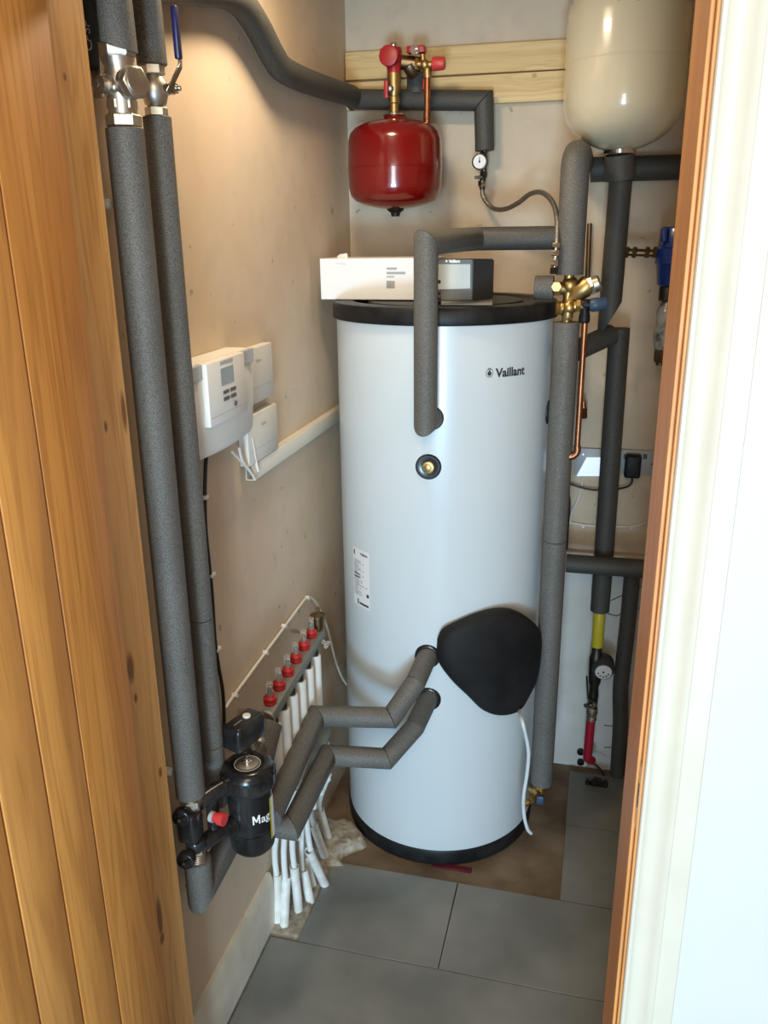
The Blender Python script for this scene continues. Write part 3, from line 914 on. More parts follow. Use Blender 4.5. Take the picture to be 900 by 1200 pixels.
# lever valve on the thinner riser
vb = thing('lever_valve', (bx_, by_, zB1), 'silver ball valve with blue lever at top left', 'valve')
h2 = zB2 - zB1 + .004
z0b = zB1 - .002


def Q(f): return Vector((bx_, by_, z0b + h2 * f))


bm = nb(); lathe(bm, Q(0), (0, 0, 1), [(0, .012), (h2 * .2, .012), (h2 * .25, .017), (h2 * .42, .021), (h2 * .55, .022), (h2 * .68, .020), (h2 * .78, .014), (h2 * 1.0, .012)], 24); obj('valve_body', bm, 'nickel', vb)
bm = nb(); hexnut(bm, Q(.02), Q(.20), .0185); obj('union_nut', bm, 'nickel', vb)
bm = nb(); hexnut(bm, Q(.80), Q(1.0), .019); obj('union_nut', bm, 'nickel', vb)
sp_ = Q(.53)
bm = nb(); cyl(bm, sp_, sp_ + Vector((.034, 0, 0)), .009, 18); hexnut(bm, sp_ + Vector((.034, 0, 0)), sp_ + Vector((.040, 0, 0)), .0085); cyl(bm, sp_ + Vector((.04, 0, 0)), sp_ + Vector((.046, 0, 0)), .004, 12); obj('spindle', bm, 'chrome', vb)
xl_ = bx_ + .036
pa = X(197, 108, xl_); pb_ = X(211, 78, xl_ + .010); pc_ = X(211, 68, xl_ + .010); pd_ = X(204, 6, xl_ + .012)
bm = nb()
for s0, s1, wd in ((pa, pb_, .0055), (pb_, pc_, .0055), (pc_, X(208, 40, xl_ + .01), .0055)):
    d = (s1 - s0).normalized(); sd = Vector((1, 0, 0)).cross(d).normalized(); nn = d.cross(sd)
    obox(bm, (s0 + s1) / 2, sd, d, nn, wd, (s1 - s0).length / 2 + .002, .0013, .0008, 1)
lv = obj('lever', bm, 'chrome', vb)
s0, s1 = X(209.5, 70, xl_ + .010), pd_
d = (s1 - s0).normalized(); sd = Vector((1, 0, 0)).cross(d).normalized(); nn = d.cross(sd)
gp = obj('lever_grip', obox(nb(), (s0 + s1) / 2, sd, d, nn, .0075, (s1 - s0).length / 2, .0045, .003, 2), 'blue_grip', lv)
tag(gp, 'dark blue plastic lever sleeve')

# pipe clips on the wall
for px, py, lb in ((127, 239, 'white pipe clip behind the thicker left riser, high up beside the lining'), (200, 906, 'white pipe clip behind the thicker left riser, low down beside the lining')):
    p = X(px, py, XL + .03)
    bm = nb(); cyl(bm, (XL + .001, p.y + .004, p.z), (XL + .032, p.y + .004, p.z), .008, 12, .002)
    tag(obj('pipe_clip', bm, 'white_plastic'), lb, 'clip')

# ------------------------------------------------------------------ PIPE ROUND THE TOP OF THE LEFT WALL AND ALONG THE BACK
xp = XL + .038
yp = YB - .038 - .03
path = [X(150, -30, xp), X(225, -14, xp), X(262, -9, xp), X(283, 4, xp), X(301, 30, xp), X(320, 66, xp), X(334, 83, xp), X(367, 98, xp)]
t = thing('insulated_pipe', path[-1], 'dark lagged pipe curving down the left wall top, then running behind the red vessel', 'pipe')
pcn = Y(405, 117, yp); pcn.x = xp + .003
cur = smooth(path + [pcn - Vector((0, .03, -.006))], 5)
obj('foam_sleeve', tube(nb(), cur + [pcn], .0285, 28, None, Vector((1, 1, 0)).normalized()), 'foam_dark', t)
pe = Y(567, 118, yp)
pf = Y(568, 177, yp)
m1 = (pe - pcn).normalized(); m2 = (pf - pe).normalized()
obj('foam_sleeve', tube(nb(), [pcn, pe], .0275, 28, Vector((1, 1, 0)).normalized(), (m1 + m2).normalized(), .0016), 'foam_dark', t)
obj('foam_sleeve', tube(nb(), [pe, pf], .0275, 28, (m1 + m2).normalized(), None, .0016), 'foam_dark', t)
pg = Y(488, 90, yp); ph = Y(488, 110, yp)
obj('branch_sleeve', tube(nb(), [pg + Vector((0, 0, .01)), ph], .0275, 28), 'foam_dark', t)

# battens
yb0 = YB - .022
for i, (q, lb) in enumerate((([(403, 60), (663, 45), (663, 80), (403, 95)], 'upper of the two pale pine battens on the back wall'), ([(403, 97), (663, 82), (663, 117), (403, 133)], 'lower pale pine batten on the back wall, partly behind the lagged pipe'))):
    zs0 = Y(*q[1], yb0).z, Y(*q[2], yb0).z
    bm = nb()
    xr_ = -0.02
    zc_ = (zs0[0] + zs0[1]) / 2; hw = (zs0[0] - zs0[1]) / 2
    cx0 = (XL + xr_) / 2
    obox(bm, (cx0 + .001, YB - .0115, zc_ + (0.0 if i else 0.0)), (1, 0, -.004 if not i else 0), (0, 1, 0), (0.004 if not i else 0, 0, 1), (xr_ - XL) / 2 - .002, .011, hw, .0015, 1)
    tag(obj('pine_batten', bm, 'batten'), lb, 'batten')

# gauge, valve and braided hose
yg = yp - .004
gt = thing('filling_loop', Y(566, 222, yg), 'braided silver filling hose with round pressure gauge under the lagged pipe end', 'hose')
gc = Y(563, 190, yg)
bm = nb(); cyl(bm, Y(568, 175, yg), Y(567, 205, yg), .008, 16); hexnut(bm, Y(567, 178, yg), Y(567, 184, yg), .011); hexnut(bm, Y(567, 201, yg), Y(567, 208, yg), .011); cyl(bm, Y(566, 206, yg), Y(565, 222, yg), .0085, 16, .001)
box(bm, Y(556, 206, yg - .012), Y(566, 209.5, yg - .006), .001, 1)
obj('loop_valve', bm, 'dark_metal', gt)
ga = obj('gauge', cyl(nb(), gc + Vector((0, .012, 0)), gc + Vector((0, -.018, 0)), .0225, 28, .003), 'dark_metal', gt)
obj('gauge_dial', cyl(nb(), gc + Vector((0, -.015, 0)), gc + Vector((0, -.0195, 0)), .018, 28), 'card_white', ga)
bm = nb(); box(bm, gc + Vector((-.001, -.0205, -.002)), gc + Vector((.001, -.0197, .012))); ball(bm, gc + Vector((0, -.02, 0)), .003, 8, 1, .3, 1); obj('gauge_needle', bm, 'ink', ga)
bm = nb()
hexnut(bm, Y(564.5, 212, yg), Y(564.5, 219, yg), .011); obj('hose_nut', bm, 'chrome', gt)
hp = [Y(565, 219, yg), Y(567, 232, yg), Y(578, 244, yg - .02), Y(592, 245, yg - .06), Y(607, 238, yg - .11), Y(622, 227, yg - .17), Y(636, 226, yg - .23), Y(648, 238, yg - .29), Y(653, 258, yg - .34), Y(652.5, 285, yg - .37)]
obj('braided_hose', tube(nb(), smooth(hp, 8), .0066, 14), 'braid', gt)
yh = yg - .375
bm = nb()
cyl(bm, Y(652, 283, yh), Y(649.5, 316, yh), .006, 14)
hexnut(bm, Y(652, 284, yh), Y(651.5, 290, yh), .010); hexnut(bm, Y(651, 293, yh), Y(650.5, 300, yh), .011); hexnut(bm, Y(650, 304, yh), Y(649.5, 312, yh), .010)
obj('hose_coupling', bm, 'chrome', gt)
obj('end_nut', hexnut(nb(), Y(649.5, 313, yh), Y(649, 321, yh), .011), 'dark_metal', gt)

# red expansion vessel
yv_ = YB - .165
zc0, zc1 = Y(464, 245, yv_).z, Y(464, 140, yv_).z
xc_ = (Y(410, 190, yv_).x + Y(517.5, 190, yv_).x) / 2; rv = (Y(517.5, 190, yv_).x - Y(410, 190, yv_).x) / 2
vt = thing('expansion_vessel', (xc_, yv_, zc0), 'glossy red expansion vessel hanging on the back wall', 'expansion vessel')
H_ = zc1 - zc0
pf_ = []
for k in range(10):
    a = k / 9 * pi / 2; pf_.append((H_ * .005 + .055 - .055 * cos(a) ** .9 if k else 0.002, max(.001, rv * sin(a) ** .62)))
pf_ = [(0.0, .03), (.004, rv * .42), (.012, rv * .68), (.022, rv * .85), (.036, rv * .945), (.055, rv * .985), (H_ * .42, rv), (H_ * .455, rv), (H_ * .458, rv * 1.012), (H_ * .468, rv * 1.012), (H_ * .471, rv),
       (H_ - .055, rv * .985), (H_ - .036, rv * .945), (H_ - .022, rv * .85), (H_ - .011, rv * .68), (H_ - .004, rv * .45), (H_ - .002, .034), (H_ + .008, .030), (H_ + .010, .029)]
obj('vessel_shell', lathe(nb(), (xc_, yv_, zc0), (0, 0, 1), pf_, 64), 'red_enamel', vt, sharp=30)
obj('collar', lathe(nb(), (xc_, yv_, zc0 + H_ + .008), (0, 0, 1), [(0, .030), (.001, .034), (.005, .034), (.006, .02)], 32), 'chrome', vt)
obj('bottom_cap', lathe(nb(), (xc_, yv_, zc0 - .020), (0, 0, 1), [(0, .012), (.010, .014), (.017, .024), (.022, .026)], 24), 'black_plastic', vt)

# red safety valve group above it
sg = thing('safety_valve_group', (xc_, yv_, zc1), 'brass and red capped safety valve manifold above the red vessel', 'valve')


def V(px, py, dy=0.0): return Y(px, py, yv_ + dy)


xs = V(462, 130).x


def vz(py): return V(462, py).z


bm = nb(); lathe(bm, (xs, yv_, vz(134)), (0, 0, 1), [(0, .013), (vz(122) - vz(134), .013), (vz(121) - vz(134), .016), (vz(114) - vz(134), .016), (vz(113) - vz(134), .013), (vz(106) - vz(134), .017), (vz(98) - vz(134), .018), (vz(92) - vz(134), .019), (vz(86) - vz(134), .019)], 24)
obj('brass_tee', bm, 'brass', sg)
obj('connector', lathe(nb(), (xs, yv_, vz(133)), (0, 0, 1), [(0, .011), (vz(124) - vz(133), .011)], 20), 'chrome', sg)
bm = nb(); lathe(bm, (xs, yv_, vz(87)), (0, 0, 1), [(0, .018), (vz(78) - vz(87), .020), (vz(60) - vz(87), .022), (vz(56) - vz(87), .020)], 24)
rb = obj('red_body', bm, 'red_plastic', sg)
c_ = V(459, 68); bm = nb(); cyl(bm, c_ + Vector((0, -.018, 0)), c_ + Vector((0, -.040, 0)), .0265, 32, .004); obj('red_knob', bm, 'red_plastic', rb)
bm = nb(); cyl(bm, (xs, yv_, vz(58)), (xs, yv_, vz(50)), .010, 16, .002); obj('top_screw', bm, 'chrome', rb)
bm = nb(); cyl(bm, V(446, 60.5), V(452, 61), .008, 14); obj('side_plug', bm, 'dark_brass', sg)
c_ = V(456, 104, -.005)
hl = nb(); box(hl, V(449.5, 94, -.026), V(455.5, 115.5, -.014), .002, 2); obj('red_lever', hl, 'red_plastic', sg)
bm = nb(); ball(bm, V(457.5, 104, -.02), .010, 12); obj('lever_screw', bm, 'nickel', sg)
# cross body to the gauge side
bm = nb(); cyl(bm, V(462, 72, .02), V(494, 76, .03), .019, 24); cyl(bm, V(478, 74, .02), V(486, 88, .04), .020, 20, .004); obj('cross_body', bm, 'dark_brass', sg)
bm = nb(); box(bm, V(476, 53.5, -.004), V(500, 63.5, .03), .003, 2); rb2 = obj('red_block', bm, 'red_plastic', sg)
c_ = V(487, 59.5); bm = nb(); cyl(bm, c_ + Vector((0, -.004, 0)), c_ + Vector((0, -.018, 0)), .0125, 24, .002); g_ = obj('gauge_face', bm, 'clear', rb2)
bm = nb(); cyl(bm, V(487, 75, -.01), V(506, 76, -.01), .009, 18); hexnut(bm, V(487, 75, -.01), V(490, 75, -.01), .016); cyl(bm, V(495.5, 64, -.01), V(496, 76, -.01), .007, 14)
ball(bm, V(498, 76, -.01), .014, 16); cyl(bm, V(501, 80, -.01), V(501, 92, -.01), .012, 18, .002); obj('brass_elbow', bm, 'brass', sg)
bm = nb(); a_ = V(507, 75, -.01); b_ = V(522, 74, -.01); d_ = (b_ - a_); L_ = d_.length
lathe(bm, a_, d_, [(0, .0165), (.003, .018), (L_ * .85, .0165), (L_ * .95, .015), (L_, .010)], 12); obj('red_end_cap', bm, 'red_cap', sg)
bm = nb(); cyl(bm, V(501, 90, -.01), V(500.5, 148, -.01), .0085, 18); lathe(bm, V(500.5, 132, -.01), V(500.5, 146, -.01) - V(500.5, 132, -.01), [(0, .0098), (.012, .0098), (.013, .0106), (.016, .0106), (.017, .0098), (.03, .0098)], 18)
obj('copper_discharge', bm, 'copper', sg)
tag(bpy.data.objects['copper_discharge'], 'short copper discharge tube')
bm = nb(); box(bm, V(495, 92, .02), V(500, 107, .05), .002, 1); obj('red_tab', bm, 'red_plastic', sg)

# white expansion vessel
yw = YB - .20
xw = (Y(663, 80, yw).x + Y(807.5, 80, yw).x) / 2 - .002; rw = (Y(807.5, 80, yw).x - Y(663, 80, yw).x) / 2
zw0 = Y(730, 176, yw).z; zw1 = zw0 + .415
wt = thing('expansion_vessel', (xw, yw, zw0), 'large cream white expansion vessel at top right', 'expansion vessel')
zs_ = Y(730, 75, yw).z - zw0
pw = [(0, .03), (.006, rw * .38), (.020, rw * .60), (.042, rw * .80), (.068, rw * .93), (.098, rw * .99), (.115, rw), (zs_ - .002, rw * 1.0), (zs_ - .001, rw * 1.006), (zs_ + .0015, rw * 1.006), (zs_ + .0025, rw)]
Hh = zw1 - zw0
pw += [(Hh - .115, rw), (Hh - .098, rw * .99), (Hh - .068, rw * .93), (Hh - .042, rw * .80), (Hh - .02, rw * .6), (Hh - .006, rw * .38), (Hh, .03)]
obj('vessel_shell', lathe(nb(), (xw, yw, zw0), (0, 0, 1), pw, 72), 'cream_enamel', wt, sharp=30)
obj('collar', lathe(nb(), (xw, yw, zw0 - .012), (0, 0, 1), [(0, .036), (.003, .041), (.012, .041), (.016, .034)], 32), 'chrome', wt)
bm = nb()
for px in (725, 748):
    q = Y(px, 1, yw - .148); cyl(bm, q + Vector((0, .01, .006)), q + Vector((0, -.004, .006)), .006, 12)
obj('shell_stud', bm, 'chrome', wt)

# ------------------------------------------------------------------ PIPES RIGHT OF THE CYLINDER
rx, ry = -0.088, 2.25
zr0 = Y(634, 917, ry).z
zr1 = Y(664, 377, ry).z
foam_pipe('long grey lagged riser hugging the right side of the cylinder, below the brass valve', [(rx, ry, zr0), (rx, ry, (zr0 + zr1) / 2 + .1), (rx, ry, zr1)], .0335)
zr2 = Y(668, 322, ry).z
zr3 = Y(675, 196, ry).z
t = thing('insulated_pipe', (rx, ry, zr2), 'short grey lagged riser above the brass valve with a rounded top', 'pipe')
ctr_top = [Vector((rx, ry, zr2)), Vector((rx, ry, zr3)), Vector((rx + .001, ry + .012, zr3 + .018)), Vector((rx + .002, ry + .04, zr3 + .030)), Vector((rx + .003, ry + .10, zr3 + .034)), Vector((rx + .003, YB - .055, zr3 + .034))]
obj('foam_sleeve', tube(nb(), ctr_top, .0345, 28), 'foam', t)
# horizontal at the back behind the vessel feed
yh2 = YB - .045
ha, hb_ = Y(692, 199, yh2), Y(802, 196, yh2)
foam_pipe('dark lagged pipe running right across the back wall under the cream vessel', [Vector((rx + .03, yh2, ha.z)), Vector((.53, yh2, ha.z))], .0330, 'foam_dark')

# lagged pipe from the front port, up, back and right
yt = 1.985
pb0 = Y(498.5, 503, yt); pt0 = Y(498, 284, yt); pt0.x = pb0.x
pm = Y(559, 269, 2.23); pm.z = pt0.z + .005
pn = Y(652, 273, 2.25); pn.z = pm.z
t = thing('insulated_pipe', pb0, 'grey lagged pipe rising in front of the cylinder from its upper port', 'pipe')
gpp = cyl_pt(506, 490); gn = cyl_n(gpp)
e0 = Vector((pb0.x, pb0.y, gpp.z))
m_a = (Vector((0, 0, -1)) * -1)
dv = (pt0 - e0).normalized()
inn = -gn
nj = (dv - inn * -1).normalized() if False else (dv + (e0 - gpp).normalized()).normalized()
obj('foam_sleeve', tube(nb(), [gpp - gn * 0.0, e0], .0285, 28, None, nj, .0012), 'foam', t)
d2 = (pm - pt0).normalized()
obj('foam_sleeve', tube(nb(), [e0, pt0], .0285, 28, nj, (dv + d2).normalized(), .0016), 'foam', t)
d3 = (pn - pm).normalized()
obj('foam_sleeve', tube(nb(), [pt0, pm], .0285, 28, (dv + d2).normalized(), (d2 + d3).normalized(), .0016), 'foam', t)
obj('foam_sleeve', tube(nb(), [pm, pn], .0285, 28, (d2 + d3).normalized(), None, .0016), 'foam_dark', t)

# brass temperature / pressure reducing group in line with the riser
bg = thing('pressure_valve', (rx, ry, zr1), 'brass pressure reducing valve with silver cap and blue knob in line with the riser', 'valve')


def G(px, py, dy=0.0): return Y(px, py, ry + dy)


bm = nb()
cyl(bm, (rx, ry, zr1 - .004), (rx, ry, zr2 + .004), .013, 20)
cyl(bm, G(655, 338), G(690, 338), .016, 20, .002)
lathe(bm, G(664, 352), G(695, 330) - G(664, 352), [(0, .012), (.02, .016), (.035, .024), (.060, .026), (.068, .024)], 20)
ball(bm, G(668, 334), .022, 16)
obj('upper_body', bm, 'brass', bg)
bm = nb(); hexnut(bm, G(652, 336, -.02), G(652, 336, -.035), .014); cyl(bm, G(652, 336), G(652, 336, -.025), .012, 16); hexnut(bm, G(649, 338), G(657, 338), .020); obj('side_nut', bm, 'brass', bg)
a_, b_ = G(688, 337), G(703, 331)
bm = nb(); hexnut(bm, a_, a_ + (b_ - a_) * .55, .024); lathe(bm, a_ + (b_ - a_) * .5, b_ - a_, [(0, .021), (.014, .020), (.018, .016)], 20); obj('silver_cap', bm, 'nickel', bg)
bm = nb(); cyl(bm, G(655, 361, -.01), G(684, 358, -.01), .0135, 20, .001); ball(bm, G(667, 360, -.01), .019, 16); cyl(bm, G(667, 352, -.01), G(665, 372, -.01), .014, 18, .001)
obj('lower_body', bm, 'brass', bg)
bm = nb(); lathe(bm, G(651, 361, -.01), (1, 0, 0), [(0, .015), (.003, .018), (.006, .016), (.009, .018), (.012, .016), (.015, .018), (.018, .018)], 20); obj('side_nut', bm, 'brass', bg)
bm = nb(); hexnut(bm, G(666, 366, -.01), G(665.5, 375, -.01), .0135); hexnut(bm, G(675, 358, -.01), G(681, 358, -.01), .017); obj('side_nut', bm, 'brass', bg)
bm = nb(); cyl(bm, G(681, 357, -.01), G(694, 357, -.01), .014, 18, .002); cyl(bm, G(685, 357, -.01), G(685.5, 378, -.01), .0125, 18, .002); lathe(bm, G(685, 369, -.01), (0, 0, -1), [(0, .014), (.016, .015), (.02, .011)], 14)
obj('relief_body', bm, 'black_plastic', bg)
bm = nb(); a_, b_ = G(691, 358, -.01), G(712, 355, -.01); L_ = (b_ - a_).length
lathe(bm, a_, b_ - a_, [(0, .014), (.004, .017), (L_ * .45, .0175), (L_ * .5, .0165), (L_ * .9, .0155), (L_, .012)], 12); obj('blue_knob', bm, 'blue_knob', bg)
st = foam_pipe('short stub of grey lagging pointing left from the brass valve over the cylinder lid', [G(626.5, 337), G(649, 337)], .0300)
# copper discharge down behind the riser
cp = thing('copper_pipe', G(676, 530), 'bright copper discharge pipe dropping below the blue knob', 'pipe')
c1_, c2_ = G(685.5, 376, -.01), G(676, 528, .01)
c2_ = Vector((c1_.x, c1_.y, G(676, 528).z))
bm = nb(); cyl(bm, c1_, c2_, .0078, 18); obj('copper_tube', bm, 'copper', cp)
bm = nb(); tube(bm, smooth([c2_ + Vector((0, 0, .016)), c2_ - Vector((0, 0, .002)), c2_ - Vector((.012, 0, .014)), c2_ - Vector((.03, 0, .015))], 5), .0098, 16); obj('copper_elbow', bm, 'copper', cp)
bm = nb(); cyl(bm, Y(691, 262, YB - .0085), Y(688.5, 330, YB - .0085), .0075, 14)
tag(obj('copper_pipe', bm, 'dark_brass'), 'dull brown copper pipe just visible right of the rounded riser top', 'pipe')
bm = nb(); hexnut(bm, Y(684, 478, 2.58), Y(684, 490, 2.58), .012)
cyl(bm, Y(684, 470, 2.58), Y(684, 489, 2.58), .0075, 14)
cyl(bm, Y(684, 484, 2.58), Vector((Y(684, 484, 2.58).x, YB, Y(684, 484, 2.58).z)), .007, 12)
tag(obj('copper_stub', bm, 'copper'), 'short copper stub on the back wall behind the copper discharge pipe', 'pipe')

# second tall lagged pipe, two lengths
y2 = 2.47
ua, ub = Y(724, 176, y2), Y(721.0, 376, y2)
ub.x = ua.x = (ua.x + ub.x) / 2
xt2 = ua.x
lo2 = Y(707, 718, y2 + .05)
t = thing('insulated_pipe', (xt2, y2, ub.z), 'dark lagged pipe dropping straight from the cream vessel, upper length with collar', 'pipe')
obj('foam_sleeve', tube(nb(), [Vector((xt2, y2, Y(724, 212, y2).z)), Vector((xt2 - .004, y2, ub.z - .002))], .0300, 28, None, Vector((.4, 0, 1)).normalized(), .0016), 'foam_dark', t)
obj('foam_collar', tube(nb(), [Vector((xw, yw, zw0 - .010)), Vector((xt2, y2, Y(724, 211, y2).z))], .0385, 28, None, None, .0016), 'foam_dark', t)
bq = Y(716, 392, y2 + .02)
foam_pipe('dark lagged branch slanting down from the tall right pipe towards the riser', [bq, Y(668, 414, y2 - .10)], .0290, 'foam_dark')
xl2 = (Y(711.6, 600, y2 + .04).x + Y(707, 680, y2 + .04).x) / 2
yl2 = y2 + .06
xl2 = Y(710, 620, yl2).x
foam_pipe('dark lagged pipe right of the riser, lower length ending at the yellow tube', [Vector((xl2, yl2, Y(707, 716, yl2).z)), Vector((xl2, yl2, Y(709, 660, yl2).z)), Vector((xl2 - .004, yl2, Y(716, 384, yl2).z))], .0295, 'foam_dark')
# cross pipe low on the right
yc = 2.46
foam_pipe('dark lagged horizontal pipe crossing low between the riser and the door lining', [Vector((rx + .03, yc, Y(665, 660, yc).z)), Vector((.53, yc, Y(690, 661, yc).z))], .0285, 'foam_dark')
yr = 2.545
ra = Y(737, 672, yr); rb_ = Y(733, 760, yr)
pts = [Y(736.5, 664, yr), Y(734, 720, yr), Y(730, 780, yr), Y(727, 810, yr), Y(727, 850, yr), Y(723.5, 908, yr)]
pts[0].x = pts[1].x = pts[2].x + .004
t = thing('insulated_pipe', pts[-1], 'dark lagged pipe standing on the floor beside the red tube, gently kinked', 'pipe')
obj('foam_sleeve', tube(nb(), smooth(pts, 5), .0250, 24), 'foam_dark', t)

# meter column under the lower length
mc = thing('water_meter', Y(707, 893, yl2), 'yellow, grey and red water meter column at the foot of the back wall', 'meter')
ym = yl2


def Mx(px, py, dy=0): return Y(px, py, ym + dy)


xm = xl2
def mz(py): return Mx(707, py).z
obj('yellow_tube', cyl(nb(), (xm, ym, mz(758)), (xm, ym, mz(714)), .0185, 24, .001), 'yellow', mc)
bm = nb(); lathe(bm, (xm, ym, mz(830)), (0, 0, 1), [(0, .015), (mz(815) - mz(830), .016), (mz(805) - mz(830), .014), (mz(800) - mz(830), .020), (mz(772) - mz(830), .022), (mz(765) - mz(830), .016), (mz(757) - mz(830), .015)], 22)
obj('meter_pipe', bm, 'dark_metal', mc)
mcn = Mx(706, 782)
bm = nb(); lathe(bm, mcn + Vector((0, .03, 0.01)), Vector((.05, -1, -.12)), [(0, .030), (.012, .036), (.05, .036), (.062, .031), (.066, .029)], 32); mb = obj('meter_head', bm, 'grey_unit_dark', mc)
q = mcn + Vector((0, .03, .01)) + Vector((.05, -1, -.12)).normalized() * .0655
dq = Vector((.05, -1, -.12)).normalized()
bm = nb(); cyl(bm, q, q + dq * .002, .026, 28); md = obj('meter_dial', bm, 'board', mb)
bm = nb(); u1, v1, _ = frame(dq); cyl(bm, q + dq * .002, q + dq * .003, .0035, 12)
for k in range(5):
    a = radians(200 + k * 35) ; c_ = q + dq * .0021 + Vector((cos(a), 0, sin(a))) * .017; cyl(bm, c_, c_ + dq * .001, .0028, 10)
obj('dial_print', bm, 'ink', mb)
bm = nb(); lathe(bm, (xm - .001, ym, mz(846)), (0, 0, 1), [(0, .013), (.004, .017), (.015, .017), (.018, .014), (.028, .019), (.045, .019), (.050, .014), (.065, .017), (.08, .016)], 20)
cyl(bm, (xm, ym, mz(826)), (xm - .024, ym - .02, mz(826)), .008, 12); obj('isolating_valve', bm, 'nickel', mc)
bm = nb(); tube(bm, [Mx(699, 825, -.022), Mx(689, 818, -.022), Mx(687.5, 792, -.022)], .003, 8); cyl(bm, Mx(695, 826, -.022), Mx(689.5, 826, -.022), .009, 12, .002); obj('valve_handle', bm, 'dark_metal', mc)
bm = nb(); tube(bm, smooth([(xm - .002, ym, mz(844)), (xm - .004, ym, mz(885)), (xm - .002, ym + .004, mz(892)), (xm + .012, ym + .02, mz(897))], 5), .0150, 20); obj('red_tube', bm, 'red_pipe', mc)
# loose fittings at the foot
bm = nb()
for px, py, r in ((697, 898, .013), (704, 902, .012), (710, 905, .011), (690, 902, .009)):
    q = Y(px, py, 2.54); lathe(bm, (q.x, q.y, 0.0005), (random.uniform(-.3, .3), -.2, 1), [(0, r), (r * 1.2, r), (r * 1.3, r * .7), (r * 2.2, r * .7)], 10)
tube(bm, smooth([Y(688, 893, 2.58), Y(696, 895, 2.56), Y(703, 901, 2.54), Y(708, 908, 2.52)], 4), .004, 8)
tag(obj('pipe_fittings', bm, 'dark_metal', None), 'small cluster of dull joined pipe fittings on the floor under the red tube', 'fittings')
for py, lb in ((880, 'upper'), (892, 'lower')):
    q = Y(680.5, py, YB - .012)
    bm = nb(); lathe(bm, (q.x, YB - .012, q.z), (0, -1, 0), [(0, .012), (.010, .0125), (.010, .009), (.002, .008)], 18, True, True)
    tag(obj('pipe_stub', bm, 'black_plastic'), lb + ' of the two black pipe stubs low on the white board', 'pipe stub', )
# tie wires round the lower pipes
for i, (pts_, lb) in enumerate((([(716, 704), (724, 700), (741, 692), (755, 686)], 'thin dark tie wire crossing behind the kinked pipe, highest one'), ([(712, 719), (722, 722), (742, 714), (753, 712)], 'thin dark tie wire crossing beside the top of the yellow tube'), ([(708, 850), (716, 851), (722, 850)], 'thin dark tie wire beside the top of the red tube'), ([(708, 876), (720, 876)], 'thin dark tie wire beside the foot of the red tube'))):
    tag(obj('tie_wire', tube(nb(), [Y(a, b, YB - .015) for a, b in pts_], .0012, 6), 'cable_black'), lb, 'wire')

# blue booster body on brass tail + shrouded fittings
yb2 = 2.50
bt = thing('water_softener_head', Y(790, 335, yb2), 'bright blue valve body half hidden behind the right door lining', 'valve')
xb0 = Y(770, 300, yb2).x


def Bq(px, py): return Y(px, py, yb2)


bm = nb(); lathe(bm, Vector((Bq(793, 300).x, yb2, Bq(790, 336).z)), (0, 0, 1), [(0, .038), (.006, .046), (.045, .050), (.060, .052), (.062, .056), (.10, .056), (.104, .050), (.150, .048), (.156, .044)], 32); obj('blue_body', bm, 'blue_plastic', bt)
bm = nb(); cyl(bm, Bq(777, 283) + Vector((0, -.04, 0)), Bq(777, 268) + Vector((0, -.04, 0)), .010, 14, .002); obj('bleed_cap', bm, 'blue_plastic', bt)
bm = nb(); cyl(bm, Bq(734, 295.5), Bq(772, 297), .0100, 18)
for a0, a1 in ((733, 737), (741, 746), (756, 761), (765, 771)): hexnut(bm, Bq(a0, 295.5), Bq(a1, 296), .0165)
obj('brass_tail', bm, 'dark_brass', bt)
bm = nb(); cyl(bm, (Bq(782, 340).x, yb2, Bq(782, 352).z), (Bq(782, 340).x, yb2, Bq(782, 334).z), .022, 22); obj('grey_socket', bm, 'dark_metal', bt)
bt2 = thing('wrapped_fitting', Y(775, 425, yb2), 'pipe fitting wrapped in clear plastic below the blue valve body', 'fitting')
bm = nb()
prof_ = [(0, .010), (.004, .026), (.04, .032), (.07, .027), (.11, .030), (.135, .020), (.14, .012)]
lathe(bm, Vector((Bq(779, 410).x, yb2, Bq(779, 411).z)), (0, 0, 1), prof_, 22)
for v in bm.verts:
    k = 1 + .10 * sin(v.co.z * 170 + v.co.x * 90) ; v.co.x = (v.co.x - Bq(779, 410).x) * k + Bq(779, 410).x
obj('plastic_wrap', bm, 'bag', bt2, sharp=20)
bm = nb(); hexnut(bm, (Bq(774, 420).x, yb2, Bq(774, 424).z), (Bq(774, 420).x, yb2, Bq(774, 408).z), .021); cyl(bm, (Bq(774, 420).x, yb2, Bq(774, 428).z), (Bq(774, 420).x, yb2, Bq(774, 424).z), .012, 16); obj('brass_nut', bm, 'dark_brass', bt2)

# sockets on the back wall
ys_ = YB - .012
sk = thing('double_socket', Y(745, 543, YB), 'silver double wall socket low on the back wall at right', 'socket')
p0, p1 = Y(727, 527, ys_), Y(768, 557, ys_)
obj('face_plate', box(nb(), (p0.x, ys_, p1.z), (p0.x + .146, YB - .0005, p0.z), .002, 2), 'grey_band', sk)
for px in (733, 756):
    bm = nb(); q = Y(px, 535, ys_); box(bm, (q.x - .006, ys_ - .003, q.z - .008), (q.x + .006, ys_ - .0002, q.z + .008), .001, 1); obj('switch_rocker', bm, 'dark_button', sk)
bm = nb()
for dx in (0, .012, .006): 
    q = Y(763, 545, ys_); box(bm, (q.x + dx, ys_ - .0008, q.z + (.01 if dx == .006 else 0)), (q.x + dx + .004, ys_ - .0001, q.z + .006 + (.01 if dx == .006 else 0)))
obj('socket_slots', bm, 'ink', sk)
pg_ = thing('mains_plug', Y(742, 555, ys_), 'black mains plug pushed into the silver double socket', 'plug')
q0_, q1_ = Y(733, 533, ys_ - .03), Y(750, 561, ys_ - .03)
bm = nb(); box(bm, (q0_.x, ys_ - .038, q1_.z), (q1_.x, ys_ - .0005, q0_.z), .008, 3); obj('plug_body', bm, 'black_plastic', pg_)
